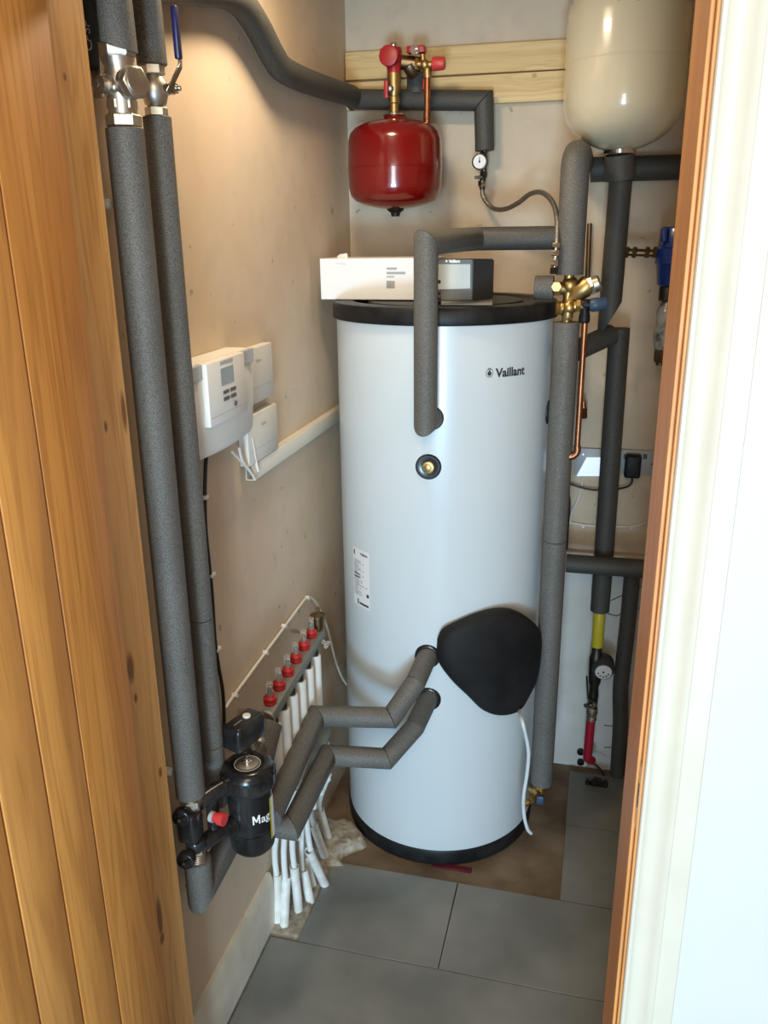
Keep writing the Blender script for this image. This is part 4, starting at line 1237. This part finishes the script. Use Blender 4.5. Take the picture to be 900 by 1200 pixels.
cab = smooth([Y(741, 560, ys_ - .02), Y(740, 566, ys_ - .02), Y(733, 571, ys_ - .015), Y(715, 574, ys_ - .01), Y(695, 574, ys_ - .008), Y(680, 571, ys_ - .008), Y(668, 567, ys_ - .008)], 5)
obj('plug_cable', tube(nb(), cab, .0032, 10), 'cable_black', pg_)
# glossy wall panel; a glowing trapezoid paints in its window reflection
dp = thing('wall_display', Y(688, 541, YB), 'square pale wall display with bluish painted reflection between riser and tall dark pipe', 'display')
p0, p1 = Y(674.5, 525, ys_), Y(709, 558, ys_)
obj('display_case', box(nb(), (p0.x, ys_, p1.z), (p1.x, YB - .0005, p0.z), .0015, 2), 'grey_band', dp)
obj('painted_reflection', slab_px(lambda a, b: Y(a, b, ys_ - .0012), lambda a, b: Y(a, b, ys_ + .0002), [(687.5, 536), (707, 536), (707, 558), (675.5, 558)]), 'reflection_glow', dp)
bm = nb(); ball(bm, Y(683.5, 532.5, ys_), .0018, 8); obj('indicator', bm, 'led', dp)
tag(obj('white_cable', tube(nb(), smooth([Y(683, 559, ys_ + .002), Y(681, 572, YB - .006), Y(676, 588, YB - .006), Y(670, 601, YB - .006), Y(668, 614, YB - .006)], 5), .0038, 8), 'cable_white'), 'white cable hanging from the wall display down behind the riser', 'cable')
wc = thing('clipped_cable', Y(723, 617, YB - .005), 'white cable clipped level along the back wall below the sockets', 'cable')
obj('cable_run', tube(nb(), smooth([Y(664, 612, YB - .006), Y(684, 615, YB - .006), Y(700, 616.5, YB - .006), Y(725, 617, YB - .006), Y(745, 616.5, YB - .006), Y(762, 611, YB - .006), Y(800, 600, YB - .006)], 5), .0036, 8), 'cable_white', wc)
for a, b in ((683.5, 616), (740, 618)):
    bm = nb(); q = Y(a, b, YB - .006); box(bm, (q.x - .005, YB - .013, q.z - .008), (q.x + .005, YB - .0005, q.z + .005), .0015, 1); obj('cable_clip', bm, 'white_plastic', wc)
tag(obj('black_cable', tube(nb(), smooth([Y(667, 545, YB - .01), Y(665, 570, YB - .01), Y(667, 590, YB - .008), Y(665, 620, YB - .008), Y(663, 652, YB - .008)], 5), .005, 8), 'cable_black'), 'black cable hanging beside the right edge of the riser', 'cable')

# drain valve at the foot of the riser
dr = thing('drain_valve', (rx, ry, zr0 - .04), 'brass drain valve with blue handle at the foot of the riser', 'valve')
yd = ry - .03
bm = nb()
cyl(bm, (rx, ry, zr0 + .003), (rx, ry - .004, zr0 - .022), .014, 18)
ball(bm, (rx - .002, ry - .006, zr0 - .03), .019, 16)
cyl(bm, Y(631, 932, yd), Y(621, 924, yd + .02), .012, 16)
cyl(bm, Y(630, 930, yd), Y(618, 940, yd - .04), .010, 16)
hexnut(bm, Y(630, 926, yd), Y(626, 928, yd), .016)
obj('valve_body', bm, 'brass', dr)
bm = nb(); hexnut(bm, Y(624, 935, yd - .02), Y(620, 938.5, yd - .032), .013); a_, b_ = Y(620, 939, yd - .034), Y(612.5, 945, yd - .055)
lathe(bm, a_, b_ - a_, [(0, .009), (.012, .0085), (.014, .007), ((b_ - a_).length, .0065)], 16); obj('drain_spout', bm, 'brass', dr)
bm = nb(); obox(bm, Y(633, 937, yd - .02), (1, 0, 0), (0, 1, 0), (0, 0, 1), .011, .007, .014, .004, 2); hd = obj('blue_handle', bm, 'blue_knob', dr)
cw = smooth([in_plane(607, 828, .012), Y(612, 845, 2.055), Y(617.5, 868, 2.06), Y(619.5, 885, 2.065), Y(617.5, 908, 2.07), Y(614, 930, 2.07), Y(613.5, 945, 2.075), Y(615, 960, 2.075), Y(618.5, 972, 2.08), Y(622.5, 976.5, 2.09)], 6)
tag(obj('heater_cable', tube(nb(), cw, .0052, 12), 'white_enamel'), 'white cable hanging down the lower right of the cylinder from the black pad', 'cable')

# ------------------------------------------------------------------ LEFT WALL: CONTROLLER
xc1 = XL + .07
kt = thing('heating_controller', X(236, 545, xc1), 'large white heating controller with small screen on the left wall', 'controller')
quad = [(225.5, 432), (297, 409), (305, 506), (236.5, 545)]


def plane_x(x): return lambda a, b: X(a, b, x)


def slab_world(poly_px, xf, xbk, bev=0.002, ref=None):
    """front outline read at depth ref, extruded straight back to the wall"""
    ref = ref or xf
    w_ = [X(a, b, ref) for a, b in poly_px]
    bm = nb()
    f1 = [bm.verts.new((xf, p.y, p.z)) for p in w_]; f0 = [bm.verts.new((xbk, p.y, p.z)) for p in w_]
    bm.faces.new(f1); bm.faces.new(f0[::-1])
    for i in range(len(w_)): bm.faces.new((f1[i], f0[i], f0[(i + 1) % len(w_)], f1[(i + 1) % len(w_)]))
    if bev: bmesh.ops.bevel(bm, geom=list(bm.edges), offset=bev, segments=2, affect='EDGES')
    return bm


y0c, y1c = X(226, 432, xc1).y, X(304, 500, xc1).y + .005
z1c, z0c = X(226, 432, xc1).z, X(236.5, 545, xc1).z
# gently bowed front
bm = nb()
N_ = 12
fr_, bk_ = [], []
for k in range(N_ + 1):
    yy = y0c + (y1c - y0c) * k / N_; s_ = (k / N_ - .5) * 2
    xx = xc1 - .012 * s_ * s_
    fr_.append((bm.verts.new((xx - .004, yy, z1c)), bm.verts.new((xx, yy, z1c - .01)), bm.verts.new((xx + .001, yy, (z0c + z1c) / 2)), bm.verts.new((xx - .006, yy, z0c + .01)), bm.verts.new((xx - .012, yy, z0c))))
    bk_.append((bm.verts.new((XL + .001, yy, z1c)), bm.verts.new((XL + .001, yy, z0c))))
for k in range(N_):
    for j in range(4): bm.faces.new((fr_[k][j], fr_[k][j + 1], fr_[k + 1][j + 1], fr_[k + 1][j]))
    bm.faces.new((bk_[k][0], fr_[k][0], fr_[k + 1][0], bk_[k + 1][0])); bm.faces.new((fr_[k][4], bk_[k][1], bk_[k + 1][1], fr_[k + 1][4])); bm.faces.new((bk_[k][1], bk_[k][0], bk_[k + 1][0], bk_[k + 1][1]))
for k in (0, N_): bm.faces.new([bk_[k][0]] + list(fr_[k]) + [bk_[k][1]])
obj('controller_case', bm, 'white_plastic', kt)
# grey shoulder strips at the top
for (ya, yb_) in ((y0c + .002, y0c + .085), (y1c - .075, y1c - .004)):
    bm = nb(); box(bm, (xc1 - .014, ya, z1c - .028), (xc1 + .0005 - .004, yb_, z1c + .0006), .001, 1)
    obj('grey_shoulder', bm, 'grey_band', kt)
# raised centre module
ym0, ym1 = X(247.5, 470, xc1 + .01).y, X(290.5, 450, xc1 + .01).y
zm1, zm0 = z1c + .0015, X(252, 501, xc1 + .01).z
obj('control_module', box(nb(), (xc1 - .02, ym0, zm0), (xc1 + .006, ym1, zm1), .0025, 2), 'white_plastic', kt)
xf = xc1 + .0066
ym_ = (ym0 + ym1) / 2
zmm = (zm0 + zm1) / 2
cm = bpy.data.objects['control_module']
mh, mw = zm1 - zm0, ym1 - ym0
obj('lcd_screen', box(nb(), (xf - .002, ym_ - mw * .17, zm1 - mh * .42), (xf, ym_ + mw * .17, zm1 - mh * .14), .0006, 1), 'lcd', cm)
for r_ in range(2):
    for c_ in range(2):
        bm = nb(); box(bm, (xf - .002, ym_ - mw * .14 + c_ * mw * .19, zm1 - mh * (.50 + r_ * .11) - .0075), (xf + .001, ym_ + mw * .01 + c_ * mw * .19, zm1 - mh * (.50 + r_ * .11)), .001, 1); obj('push_button', bm, 'dark_button', cm)
bm = nb(); cyl(bm, (xf - .001, ym_ + mw * .16, zm1 - mh * .78), (xf + .002, ym_ + mw * .16, zm1 - mh * .78), .0055, 16, .001); obj('push_button', bm, 'dark_button', cm)
obj('flap_line', box(nb(), (xf - .001, ym0 + .004, zm1 - mh * .862), (xf - .0003, ym1 - .004, zm1 - mh * .855)), 'ink_grey', cm)
bm = nb(); box(bm, (xf - .001, ym_ - .03, zm1 - .010), (xf, ym_ + .03, zm1 - .003), .0006, 1); obj('top_badge', bm, 'grey_band', cm)

# two small white modules behind it
for (yz, lb) in (((1.66, 1.893, 1.434, 1.560), 'upper of the two small white modules beside the heating controller'), ((1.72, 1.904, 1.290, 1.412), 'lower of the two small white modules, standing on the trunking')):
    ya, yb_, zlo, zhi = yz
    mt_ = thing('receiver_module', (XL + .013, (ya + yb_) / 2, zlo), lb, 'module', None)
    zlo += .0085 if zlo < 1.3 else 0
    obj('module_case', box(nb(), (XL + .0005, ya, zlo), (XL + .025, yb_, zhi), .003, 2), 'white_module', mt_)
    qz = zhi - .034
    yl = yb_ - .135
    flat_text('Vaillant', 0.011, lambda u, v, yl=yl, qz=qz: Vector((XL + .0256, yl + .03 + u, qz + v)), 'module_lettering', 'ink_grey', mt_)
    obj('module_seam', box(nb(), (XL + .0245, ya + .004, zlo + (zhi - zlo) * .28), (XL + .0253, yb_ - .004, zlo + (zhi - zlo) * .287)), 'grey_band', mt_)

# loose white wires under the controller
for i, (pts_, lb) in enumerate((([(272, 530), (280, 538), (290, 549), (298, 560)], 'leftmost loose white wire under the controller'), ([(280, 524), (284, 540), (293, 552), (299, 562)], 'second loose white wire from the left under the controller'), ([(290, 516), (292, 535), (297, 552), (302, 556)], 'third loose white wire from the left under the controller'), ([(295, 513), (298, 530), (301, 545), (303, 552)], 'loose white wire nearest the lower small module'))):
    ps = smooth([X(a, b, XL + .02 + .004 * (i % 2)) for a, b in pts_], 5)
    tag(obj('loose_wire', tube(nb(), ps, .0030, 8), 'white_plastic'), lb, 'wire', )
# black cable with white clips
bc = thing('black_clipped_cable', X(262, 830, XL + .008), 'black cable clipped down the left wall below the heating controller', 'cable')
bl = [(242, 532), (241, 545), (240.5, 558), (240, 580), (241, 620), (245, 660), (248, 690), (250, 720), (252, 750), (256, 780), (261, 810), (262.5, 840), (262, 870)]
obj('cable_run', tube(nb(), smooth([X(a, b, XL + .008) for a, b in bl], 4), .0042, 10), 'cable_black', bc)
for a, b in ((240.5, 582), (248.5, 673), (255.5, 760)):
    q = X(a, b, XL + .008); bm = nb(); box(bm, (XL + .0005, q.y - .012, q.z - .004), (XL + .014, q.y + .007, q.z + .004), .001, 1); obj('cable_clip', bm, 'white_plastic', bc)
# white clipped cable
wt_ = thing('white_clipped_cable', X(265, 826, XL + .006), 'white cable clipped along the left wall behind the red flow meters', 'cable')
wl = [X(264, 830, XL + .006), X(274, 815, XL + .006), X(310, 766, XL + .006), X(333, 735, XL + .006), X(352, 709, XL + .006), X(359, 701, XL + .006), X(366, 702, XL + .010), X(374, 713, XL + .015), X(384, 738, XL + .02), X(392, 770, XL + .02), X(399, 790, XL + .025), X(406, 802, XL + .03)]
obj('cable_run', tube(nb(), smooth(wl, 6), .0040, 10), 'cable_white', wt_)
for a, b in ((275, 815), (311, 765), (333, 734), (360, 701)):
    q = X(a, b, XL + .006); bm = nb(); obox(bm, (XL + .007, q.y, q.z), (1, 0, 0), (0, 1, 1), (0, -1, 1), .0065, .005, .008, .001, 1); obj('cable_clip', bm, 'white_plastic', wt_)

# ------------------------------------------------------------------ UNDERFLOOR MANIFOLD
xm_ = -0.70
yM0, yM1 = 1.605, 1.985
def zbar(yy): return 0.727 + (yy - yM0) * 0.085
mf = thing('upper_manifold', (xm_, yM0, .72), 'upper manifold bar carrying six red flow meters on the left wall', 'manifold')
bm = nb()
c = Vector((xm_, (yM0 + yM1) / 2, zbar((yM0 + yM1) / 2)))
dbar = Vector((0, 1, .085)).normalized()
obox(bm, c, (1, 0, 0), dbar, Vector((1, 0, 0)).cross(dbar), .016, (yM1 - yM0) / 2 + .01, .014, .004, 2)
obj('bar', bm, 'rail_green', mf)
bm = nb(); lathe(bm, (xm_, yM0 - .012, zbar(yM0)), dbar, [(-.006, .017), (-.006, .022), (.002, .022), (.002, .017)], 24, True, True); obj('end_ring', bm, 'nickel', mf)
for k in range(6):
    yy = yM0 + .03 + k * .0610
    z_ = zbar(yy) + .012
    xx = xm_ - .006
    bm = nb(); lathe(bm, (xx, yy, z_), (0, 0, 1), [(0, .015), (.004, .0165), (.006, .0165), (.008, .0145), (.012, .0145), (.013, .0165), (.018, .0165), (.020, .013), (.024, .011)], 18)
    fm = obj('flow_meter', bm, 'red_plastic', mf)
    obj('sight_glass', lathe(nb(), (xx, yy, z_ + .022), (0, 0, 1), [(0, .008), (.028, .0075), (.030, .0085), (.034, .0085), (.036, .005)], 14), 'clear', fm)
    obj('float_rod', lathe(nb(), (xx, yy, z_ + .023), (0, 0, 1), [(0, .003), (.020, .003)], 8), 'dark_brass', fm)
q = Vector((xm_ + .000, yM1 - .005, zbar(yM1) + .012))
bm = nb(); lathe(bm, q, (0, 0, 1), [(0, .012), (.008, .012), (.009, .018), (.035, .019), (.037, .021), (.045, .021), (.047, .012), (.050, .008)], 16)
lathe(bm, q + Vector((.002, 0, .05)), (0, 0, 1), [(0, .003), (.010, .003), (.011, .006), (.015, .006), (.018, .003)], 10)
obj('air_vent', bm, 'dark_brass', mf)
q = X(369, 770, xm_ + .01)
bm = nb(); lathe(bm, (xm_ + .012, yM1 - .01, zbar(yM1) - .02), (1, -.2, -.5), [(0, .006), (.012, .006), (.013, .012), (.02, .013), (.022, .008)], 12); obj('drain_cap', bm, 'clear', mf)
bm = nb(); cyl(bm, (XL + .001, yM1, zbar(yM1) - .003), (xm_, yM1, zbar(yM1) - .003), .006, 10); obj('wall_bracket', bm, 'chrome', mf); bm = nb(); cyl(bm, (XL + .001, yM0 + .01, zbar(yM0) - .003), (xm_, yM0 + .01, zbar(yM0) - .003), .006, 10); obj('wall_bracket', bm, 'chrome', mf)

xn_ = -0.705
_l0, _l1 = X(347, 952, xn_), X(380, 862, xn_)
def zlow(yy): return _l0.z + (yy - _l0.y) * (_l1.z - _l0.z) / (_l1.y - _l0.y)
ml = thing('lower_manifold', (xn_, 1.6, .44), 'lower manifold bar mostly hidden between the two slanting lagged pipes', 'manifold')
dl2 = (_l1 - _l0).normalized()
c = (_l0 + _l1) / 2; ym_l = c.y
obj('bar', obox(nb(), c, (1, 0, 0), dl2, Vector((1, 0, 0)).cross(dl2), .013, (_l1 - _l0).length / 2 + .02, .012, .003, 2), 'rail_green', ml)
# white pipes: upper set from the upper bar to the floor behind, with flat collars
cond = [((324.5, 1024.6), (326, 1078), 'nearest the skirting end, thin and half hidden'), ((335.4, 1027.5), (333.2, 1081.6), 'standing furthest forward'),
        ((344.8, 1015), (349.8, 1065), 'third from the skirting end'), ((355.6, 1020), (362.8, 1052.8), 'short, between the third and the leaning bright one'),
        ((357.8, 1003), (365.7, 1035.4), 'behind the leaning bright one'), ((362, 996.4), (380.2, 1035.4), 'leaning, with dark open top'),
        ((367, 966), (380.9, 1004.4), 'second from the cylinder, close to the lumpy cement'), ((375, 949), (385.2, 985), 'nearest the cylinder')]
tops = []
for (tp, bt_, lb) in cond:
    b0 = Z(*bt_, 0.004)
    # lean: top reached over the foot, slightly towards the wall
    r_ = 0.0128
    t0 = X(*tp, b0.x - (0.02 if tp[0] > 350 else 0.003))
    for _ in range(1):
        if t0.z < 0.05: t0 = X(*tp, b0.x - .035)
    cd = thing('floor_conduit', b0, 'white floor conduit ' + lb, 'conduit', 'white conduits standing in the cement')
    d = (t0 - b0).normalized()
    b0s = b0 - d * .012
    L_ = (t0 - b0s).length
    obj('conduit_tube', lathe(nb(), b0s, d, [(0, r_), (L_, r_), (L_, r_ - .0018), (L_ - .03, r_ - .0018)], 22, True, True), 'conduit', cd)
    tops.append((t0, d))
for i, (t0, d) in enumerate(tops):
    if i < 3:
        e = X([323, 333, 342.5][i], 984, t0.x + .001)
        e2 = Vector((xn_ + .004, e.y + .01, .42))
        pts_ = [t0 - d * .03, e, e2]
    elif i == 5:
        e = X(361, 978, t0.x)
        pts_ = [t0 - d * .03, e, Vector((xn_ + .004, e.y - .01, .40))]
    elif i in (6, 7):
        e = X([364, 374][i - 6], [950, 940][i - 6], t0.x)
        pts_ = [t0 - d * .03, e, Vector((xn_ + .006, e.y - .02, e.z + .12))]
    else:
        e = Vector((t0.x, t0.y, .22))
        pts_ = [t0 - d * .03, t0 + d * .03, Vector((xn_ - .01, t0.y + .01, .34))]
    lbp = ['thin white pipe rising from the skirting-end conduit', 'thin white pipe rising from the foremost conduit', 'thin white pipe rising from the third conduit', 'thin white pipe rising from the short fourth conduit', 'thin white pipe rising from the conduit behind the leaning one', 'thin white pipe rising from the leaning conduit', 'thin white pipe rising from the conduit second from the cylinder', 'thin white pipe rising from the conduit nearest the cylinder'][i]
    tag(obj('heating_pipe', tube(nb(), smooth(pts_, 4), .0082, 14), 'pex'), lbp, 'pipe', 'thin white underfloor pipes')
# visible white pipes directly below the upper bar (step-like tops)
for k in range(6):
    yy = yM0 + .028 + k * .0610
    z1_ = zbar(yy) - .040
    bm = nb(); lathe(bm, (xm_ + .004, yy, .50), (0, 0, 1), [(0, .0145), (z1_ - .50 - .004, .0145), (z1_ - .50, .013)], 18)
    o = obj('loop_pipe', bm, 'pex', mf)
    bm = nb(); cyl(bm, (xm_ + .002, yy, z1_ - .002), (xm_ + .002, yy, zbar(yy) - .012), .0100, 14); obj('loop_nut', bm, 'dark_metal', mf)
for k in range(5):
    yy = _l0.y - .005 + k * (_l1.y - _l0.y + .01) / 4
    bm = nb(); cyl(bm, (xn_ + .002, yy, .26), (xn_ + .002, yy, zlow(yy) - .030), .0110, 16); obj('loop_pipe', bm, 'pex', ml)
    bm = nb(); cyl(bm, (xn_ + .000, yy, zlow(yy) - .032), (xn_ + .000, yy, zlow(yy) - .010), .0075, 14); obj('loop_nut', bm, 'dark_metal', ml)

# lagging on the manifold inlet and actuator
a_ = Vector((xm_ + .005, yM0 - .015, zbar(yM0) - .012)); b_ = X(298, 868, xm_ + .01)
foam_pipe('short grey lagged stub between the flow meters and the black actuator', [a_, Vector((xm_ + .008, 1.515, a_.z - .052))], .0330)
ac = thing('actuator', X(285, 870, -.68), 'black box actuator on the left wall above the magnetic filter', 'actuator')
ca = X(286, 856, -.675)
up_ = Vector((0.04, -0.02, 1)).normalized(); al = Vector((.30, 1, 0)); al = (al - up_ * al.dot(up_)).normalized(); sd_ = up_.cross(al)
obj('actuator_case', obox(nb(), ca, sd_, al, up_, .0245, .045, .029, .009, 3), 'black_gloss', ac)
bm = nb(); q = ca + up_ * .029 + al * .010
cyl(bm, q - up_ * .001, q + up_ * .004, .0085, 18, .001); obj('white_button', bm, 'white_plastic', ac)
obj('case_slot', obox(nb(), ca + up_ * .029 - al * .018, al, sd_, up_, .012, .0015, .0008), 'ink_dim', ac)
bm = nb(); q = X(300, 880, -.68); cyl(bm, ca - up_ * .03, q + Vector((0, 0, -.045)), .014, 16, .002); lathe(bm, X(303, 874, -.665), (.3, .3, 1), [(0, .008), (.015, .011), (.02, .006)], 12); obj('valve_stem', bm, 'nickel', ac)
fp = [X(302, 874, -.69), X(287, 893, -.70), X(262, 905, -.715)]
tag(obj('grey_elbow', tube(nb(), smooth(fp, 5), .024, 20), 'foam'), 'dark lagged elbow between the actuator and the magnetic filter', 'pipe')

# ------------------------------------------------------------------ THE TWO LAGGED PIPES FROM THE LOWER PORTS
R1 = .0275
xs1, xs2 = -0.662, -0.628
g1, n1_, _ = gP1
g2, n2_, _ = gP2
A1 = g1 - n1_ * .004
B1 = Y(487, 800, 1.95)
C1 = Y(462, 838, 1.885)
C1b = Y(458, 841, 1.885)
D1 = Y(374, 838, 1.885); D1.x = xs1
D1 = X(371, 839, xs1)
E1 = X(322, 946, xs1)
E1 = D1 + (E1 - D1) * 1.10
foam_pipe('upper of the two bent grey lagged pipes from the lower cylinder ports', [A1, B1, C1b, D1, E1], R1)
A2 = g2 - n2_ * .004
B2 = Y(486, 852, 1.95)
C2 = Y(453, 889, 1.865)
D2 = X(384, 885, xs2)
E2 = X(341, 970, xs2)
F2 = E2 + Vector((-.10, 0, .0))
foam_pipe('lower of the two bent grey lagged pipes from the lower cylinder ports', [A2, B2, C2, D2, E2, F2], R1)

# ------------------------------------------------------------------ MAGNETIC FILTER
fx, fy = -0.652, 1.372
zf1 = Y(290, 900, fy - .02).z; zf0 = Y(290, 1002, fy - .03).z
ft = thing('magnetic_filter', (fx, fy, zf0), 'black canister magnetic filter with silver air vent on the left wall', 'filter')
zlid = zf1 - .055
obj('canister', lathe(nb(), (fx, fy, zf0), (0, 0, 1), [(0, .025), (.003, .040), (.012, .0465), (.02, .0475), (.055, .0475), (.056, .0455), (zlid - zf0, .0475)], 40), 'black_gloss', ft)
bm = nb(); n_r = 20
lathe(bm, (fx, fy, zlid), (0, 0, 1), [(0, .048), (.001, .053), (.010, .055), (.012, .0565), (.036, .0565), (.046, .053), (.052, .046), (.054, .040), (.054, .034), (.050, .033), (.050, .001)], 48)
for k in range(n_r):
    a = 2 * pi * k / n_r; obox(bm, (fx + .0565 * cos(a), fy + .0565 * sin(a), zlid + .024), (cos(a), sin(a), 0), (-sin(a), cos(a), 0), (0, 0, 1), .0014, .005, .011)
ld = obj('screw_lid', bm, 'black_gloss', ft)
zt3 = zlid + .050
obj('vent_plate', lathe(nb(), (fx, fy, zt3), (0, 0, 1), [(0, .024), (.003, .024), (.004, .020), (.004, .001)], 28), 'nickel', ld)
bm = nb(); lathe(bm, (fx, fy, zt3 + .003), (0, 0, 1), [(0, .010), (.006, .010), (.007, .007), (.018, .007), (.019, .004)], 16); obj('air_vent', bm, 'chrome', ld)
bm = nb()
lathe(bm, (fx, fy, zt3), (0, 0, 1), [(.0002, .0275), (.0012, .0275), (.0012, .0262), (.0002, .0262)], 36, False, False); obj('white_ring_print', bm, 'ink_white', ld)


def canf(th0, z0_, rr_=.0482):
    return lambda u, v: Vector((fx + rr_ * cos(th0 + u / rr_), fy + rr_ * sin(th0 + u / rr_), z0_ + v))


def can_th(px, py):
    p = Y(px, py, fy - .045)
    d = ray(px, py); dx, dy_ = d.x, d.y
    a = dx * dx + dy_ * dy_; b = 2 * (-fx * dx - fy * dy_); c = fx * fx + fy * fy - .0475 ** 2
    disc = max(b * b - 4 * a * c, 0); s = (-b - sqrt(disc)) / (2 * a)
    q = Vector((0, 0, CAM_H)) + d * s
    return atan2(q.y - fy, q.x - fx), q.z


th, zz = can_th(291, 962)
lbp_ = obj('black_label', quads(nb(), canf(th, zz), [(-.004, -.038, .062, .055)], 14), 'black_label', ft)
th, zz = can_th(296, 962)
cf = canf(th, zz - .010, .0487)
bm = nb()
for poly in ([(0, 0), (.0030, 0), (.0030, .021), (0, .021)], [(.0130, 0), (.0160, 0), (.0160, .021), (.0130, .021)],
             [(0, .021), (.0034, .021), (.0095, .0055), (.0068, .0045)], [(.0160, .021), (.0126, .021), (.0065, .0055), (.0092, .0045)]):
    bm.faces.new([bm.verts.new(cf(*p)) for p in poly])
obj('lettering', bm, 'ink_white', lbp_)['kind'] = 'stuff'
cf2 = canf(th + .018 / .0487, zz - .010, .0487)
flat_text('ag', 0.027, cf2, 'lettering', 'ink_white', lbp_, .0002)
th2, zz2 = can_th(315.5, 960)
obj('label_edge', quads(nb(), canf(th2 + .05, zz2, .0490), [(-.0005, -.05, .004, .05)], 3), 'yellow', lbp_)
obj('label_edge', quads(nb(), canf(th2 + .16, zz2, .0490), [(-.0002, -.05, .014, .05)], 4), 'ink_white', lbp_)
# side arms and valves
xa, ya = ax_, ay_ + .01
zt4, zb4 = X(238, 955, xa).z, X(240, 985, xa).z
zt4 = zf0 + .17; zb4 = zf0 + .075
zt4 = X(240, 948, -.69).z; zb4 = X(255, 990, -.68).z
arm = nb()
for z_ in (zt4, zb4):
    tube(arm, smooth([(fx, fy - .01, z_), (fx - .035, fy - .055, z_), (xa + .006, ya + .006, z_ - .004)], 5), .017, 18)
    lathe(arm, (fx - .026, fy - .048, z_), (-.5, -.8, 0), [(-.008, .0205), (.008, .0205)], 20)
cyl(arm, (fx - .05, fy - .072, zb4), (fx - .05, fy - .072, zt4), .013, 16)
obj('side_arm', arm, 'black_gloss', ft)
bm = nb(); q = X(261, 959, -.665); lathe(bm, q - Vector((.02, 0, 0)), (1, -.15, 0), [(0, .010), (.012, .010), (.013, .013), (.026, .013)], 14); obj('red_plug', bm, 'red_cap', ft)
bm = nb(); lathe(bm, q - Vector((.026, 0, 0)), (1, -.15, 0), [(0, .011), (.008, .011)], 14); obj('plug_collar', bm, 'grey_band', ft)
vt_ = thing('isolation_valve', (xa, ya, zf0 - .02), 'black and silver isolation valves joining the thicker riser to the filter', 'valve')
ztop = zA0
bm = nb()
cyl(bm, (ax_, ay_, zA0 + .004), (ax_, ay_, zA0 - .05), .016, 18)
hexnut(bm, (ax_, ay_, zA0 - .010), (ax_, ay_, zA0 - .024), .022)
obj('silver_union', bm, 'nickel', vt_)
bm = nb()
zq = X(232, 1008, ax_).z
cyl(bm, (ax_, ay_, zq - .004), (ax_, ay_, X(230, 990, ax_).z), .014, 18)
for k in range(4): lathe(bm, (ax_, ay_, zq + .004 + k * .005), (0, 0, 1), [(0, .017), (.0015, .0185), (.003, .017)], 16)
hexnut(bm, (ax_, ay_, zq + .024), (ax_, ay_, zq + .036), .020)
obj('silver_union', bm, 'nickel', vt_)
zA_, zB_ = X(226, 950, ax_ + .0).z, X(230, 992, ax_).z
bm = nb()
obox(bm, (ax_ - .004, ay_ - .008, (zA_ + zB_) / 2 + .018), (1, 0, 0), (0, 1, 0), (0, 0, 1), .021, .022, .036, .010, 3)
obj('valve_block', bm, 'black_gloss', vt_)
for z_ in (zA_ + .012, zB_ - .004):
    bm = nb(); c_ = Vector((ax_ - .006, ay_ - .024, z_)); cyl(bm, c_, c_ + Vector((.002, -.018, 0)), .018, 22, .003)
    k1 = obj('valve_knob', bm, 'black_gloss', vt_)
    bm = nb(); c_ = c_ + Vector((.002, -.018, 0)); obox(bm, c_, (1, 0, .5), (0, 1, 0), (-.5, 0, 1), .015, .004, .0035, .0015, 1); obj('knob_grip', bm, 'black_plastic', k1)
    bm = nb(); cyl(bm, c_ + Vector((0, -.003, 0)), c_ + Vector((0, -.0055, 0)), .003, 10); obj('knob_screw', bm, 'nickel', k1)
bm = nb(); cyl(bm, (ax_, ay_, zB_ + .02), (ax_, ay_, zq + .03), .020, 20, .004); obj('lower_socket', bm, 'black_gloss', vt_)
# lagged elbow beneath
el0 = Vector((ax_, ay_, zq + .006)); el1 = X(236, 1045, ax_); el1 = Vector((ax_, ay_, el1.z))
el2 = Vector((ax_ + .005, ay_ + .30, el1.z + .035))
foam_pipe('short grey lagged elbow below the filter valves, running back along the left wall', [el0, el1, el2], .0275)
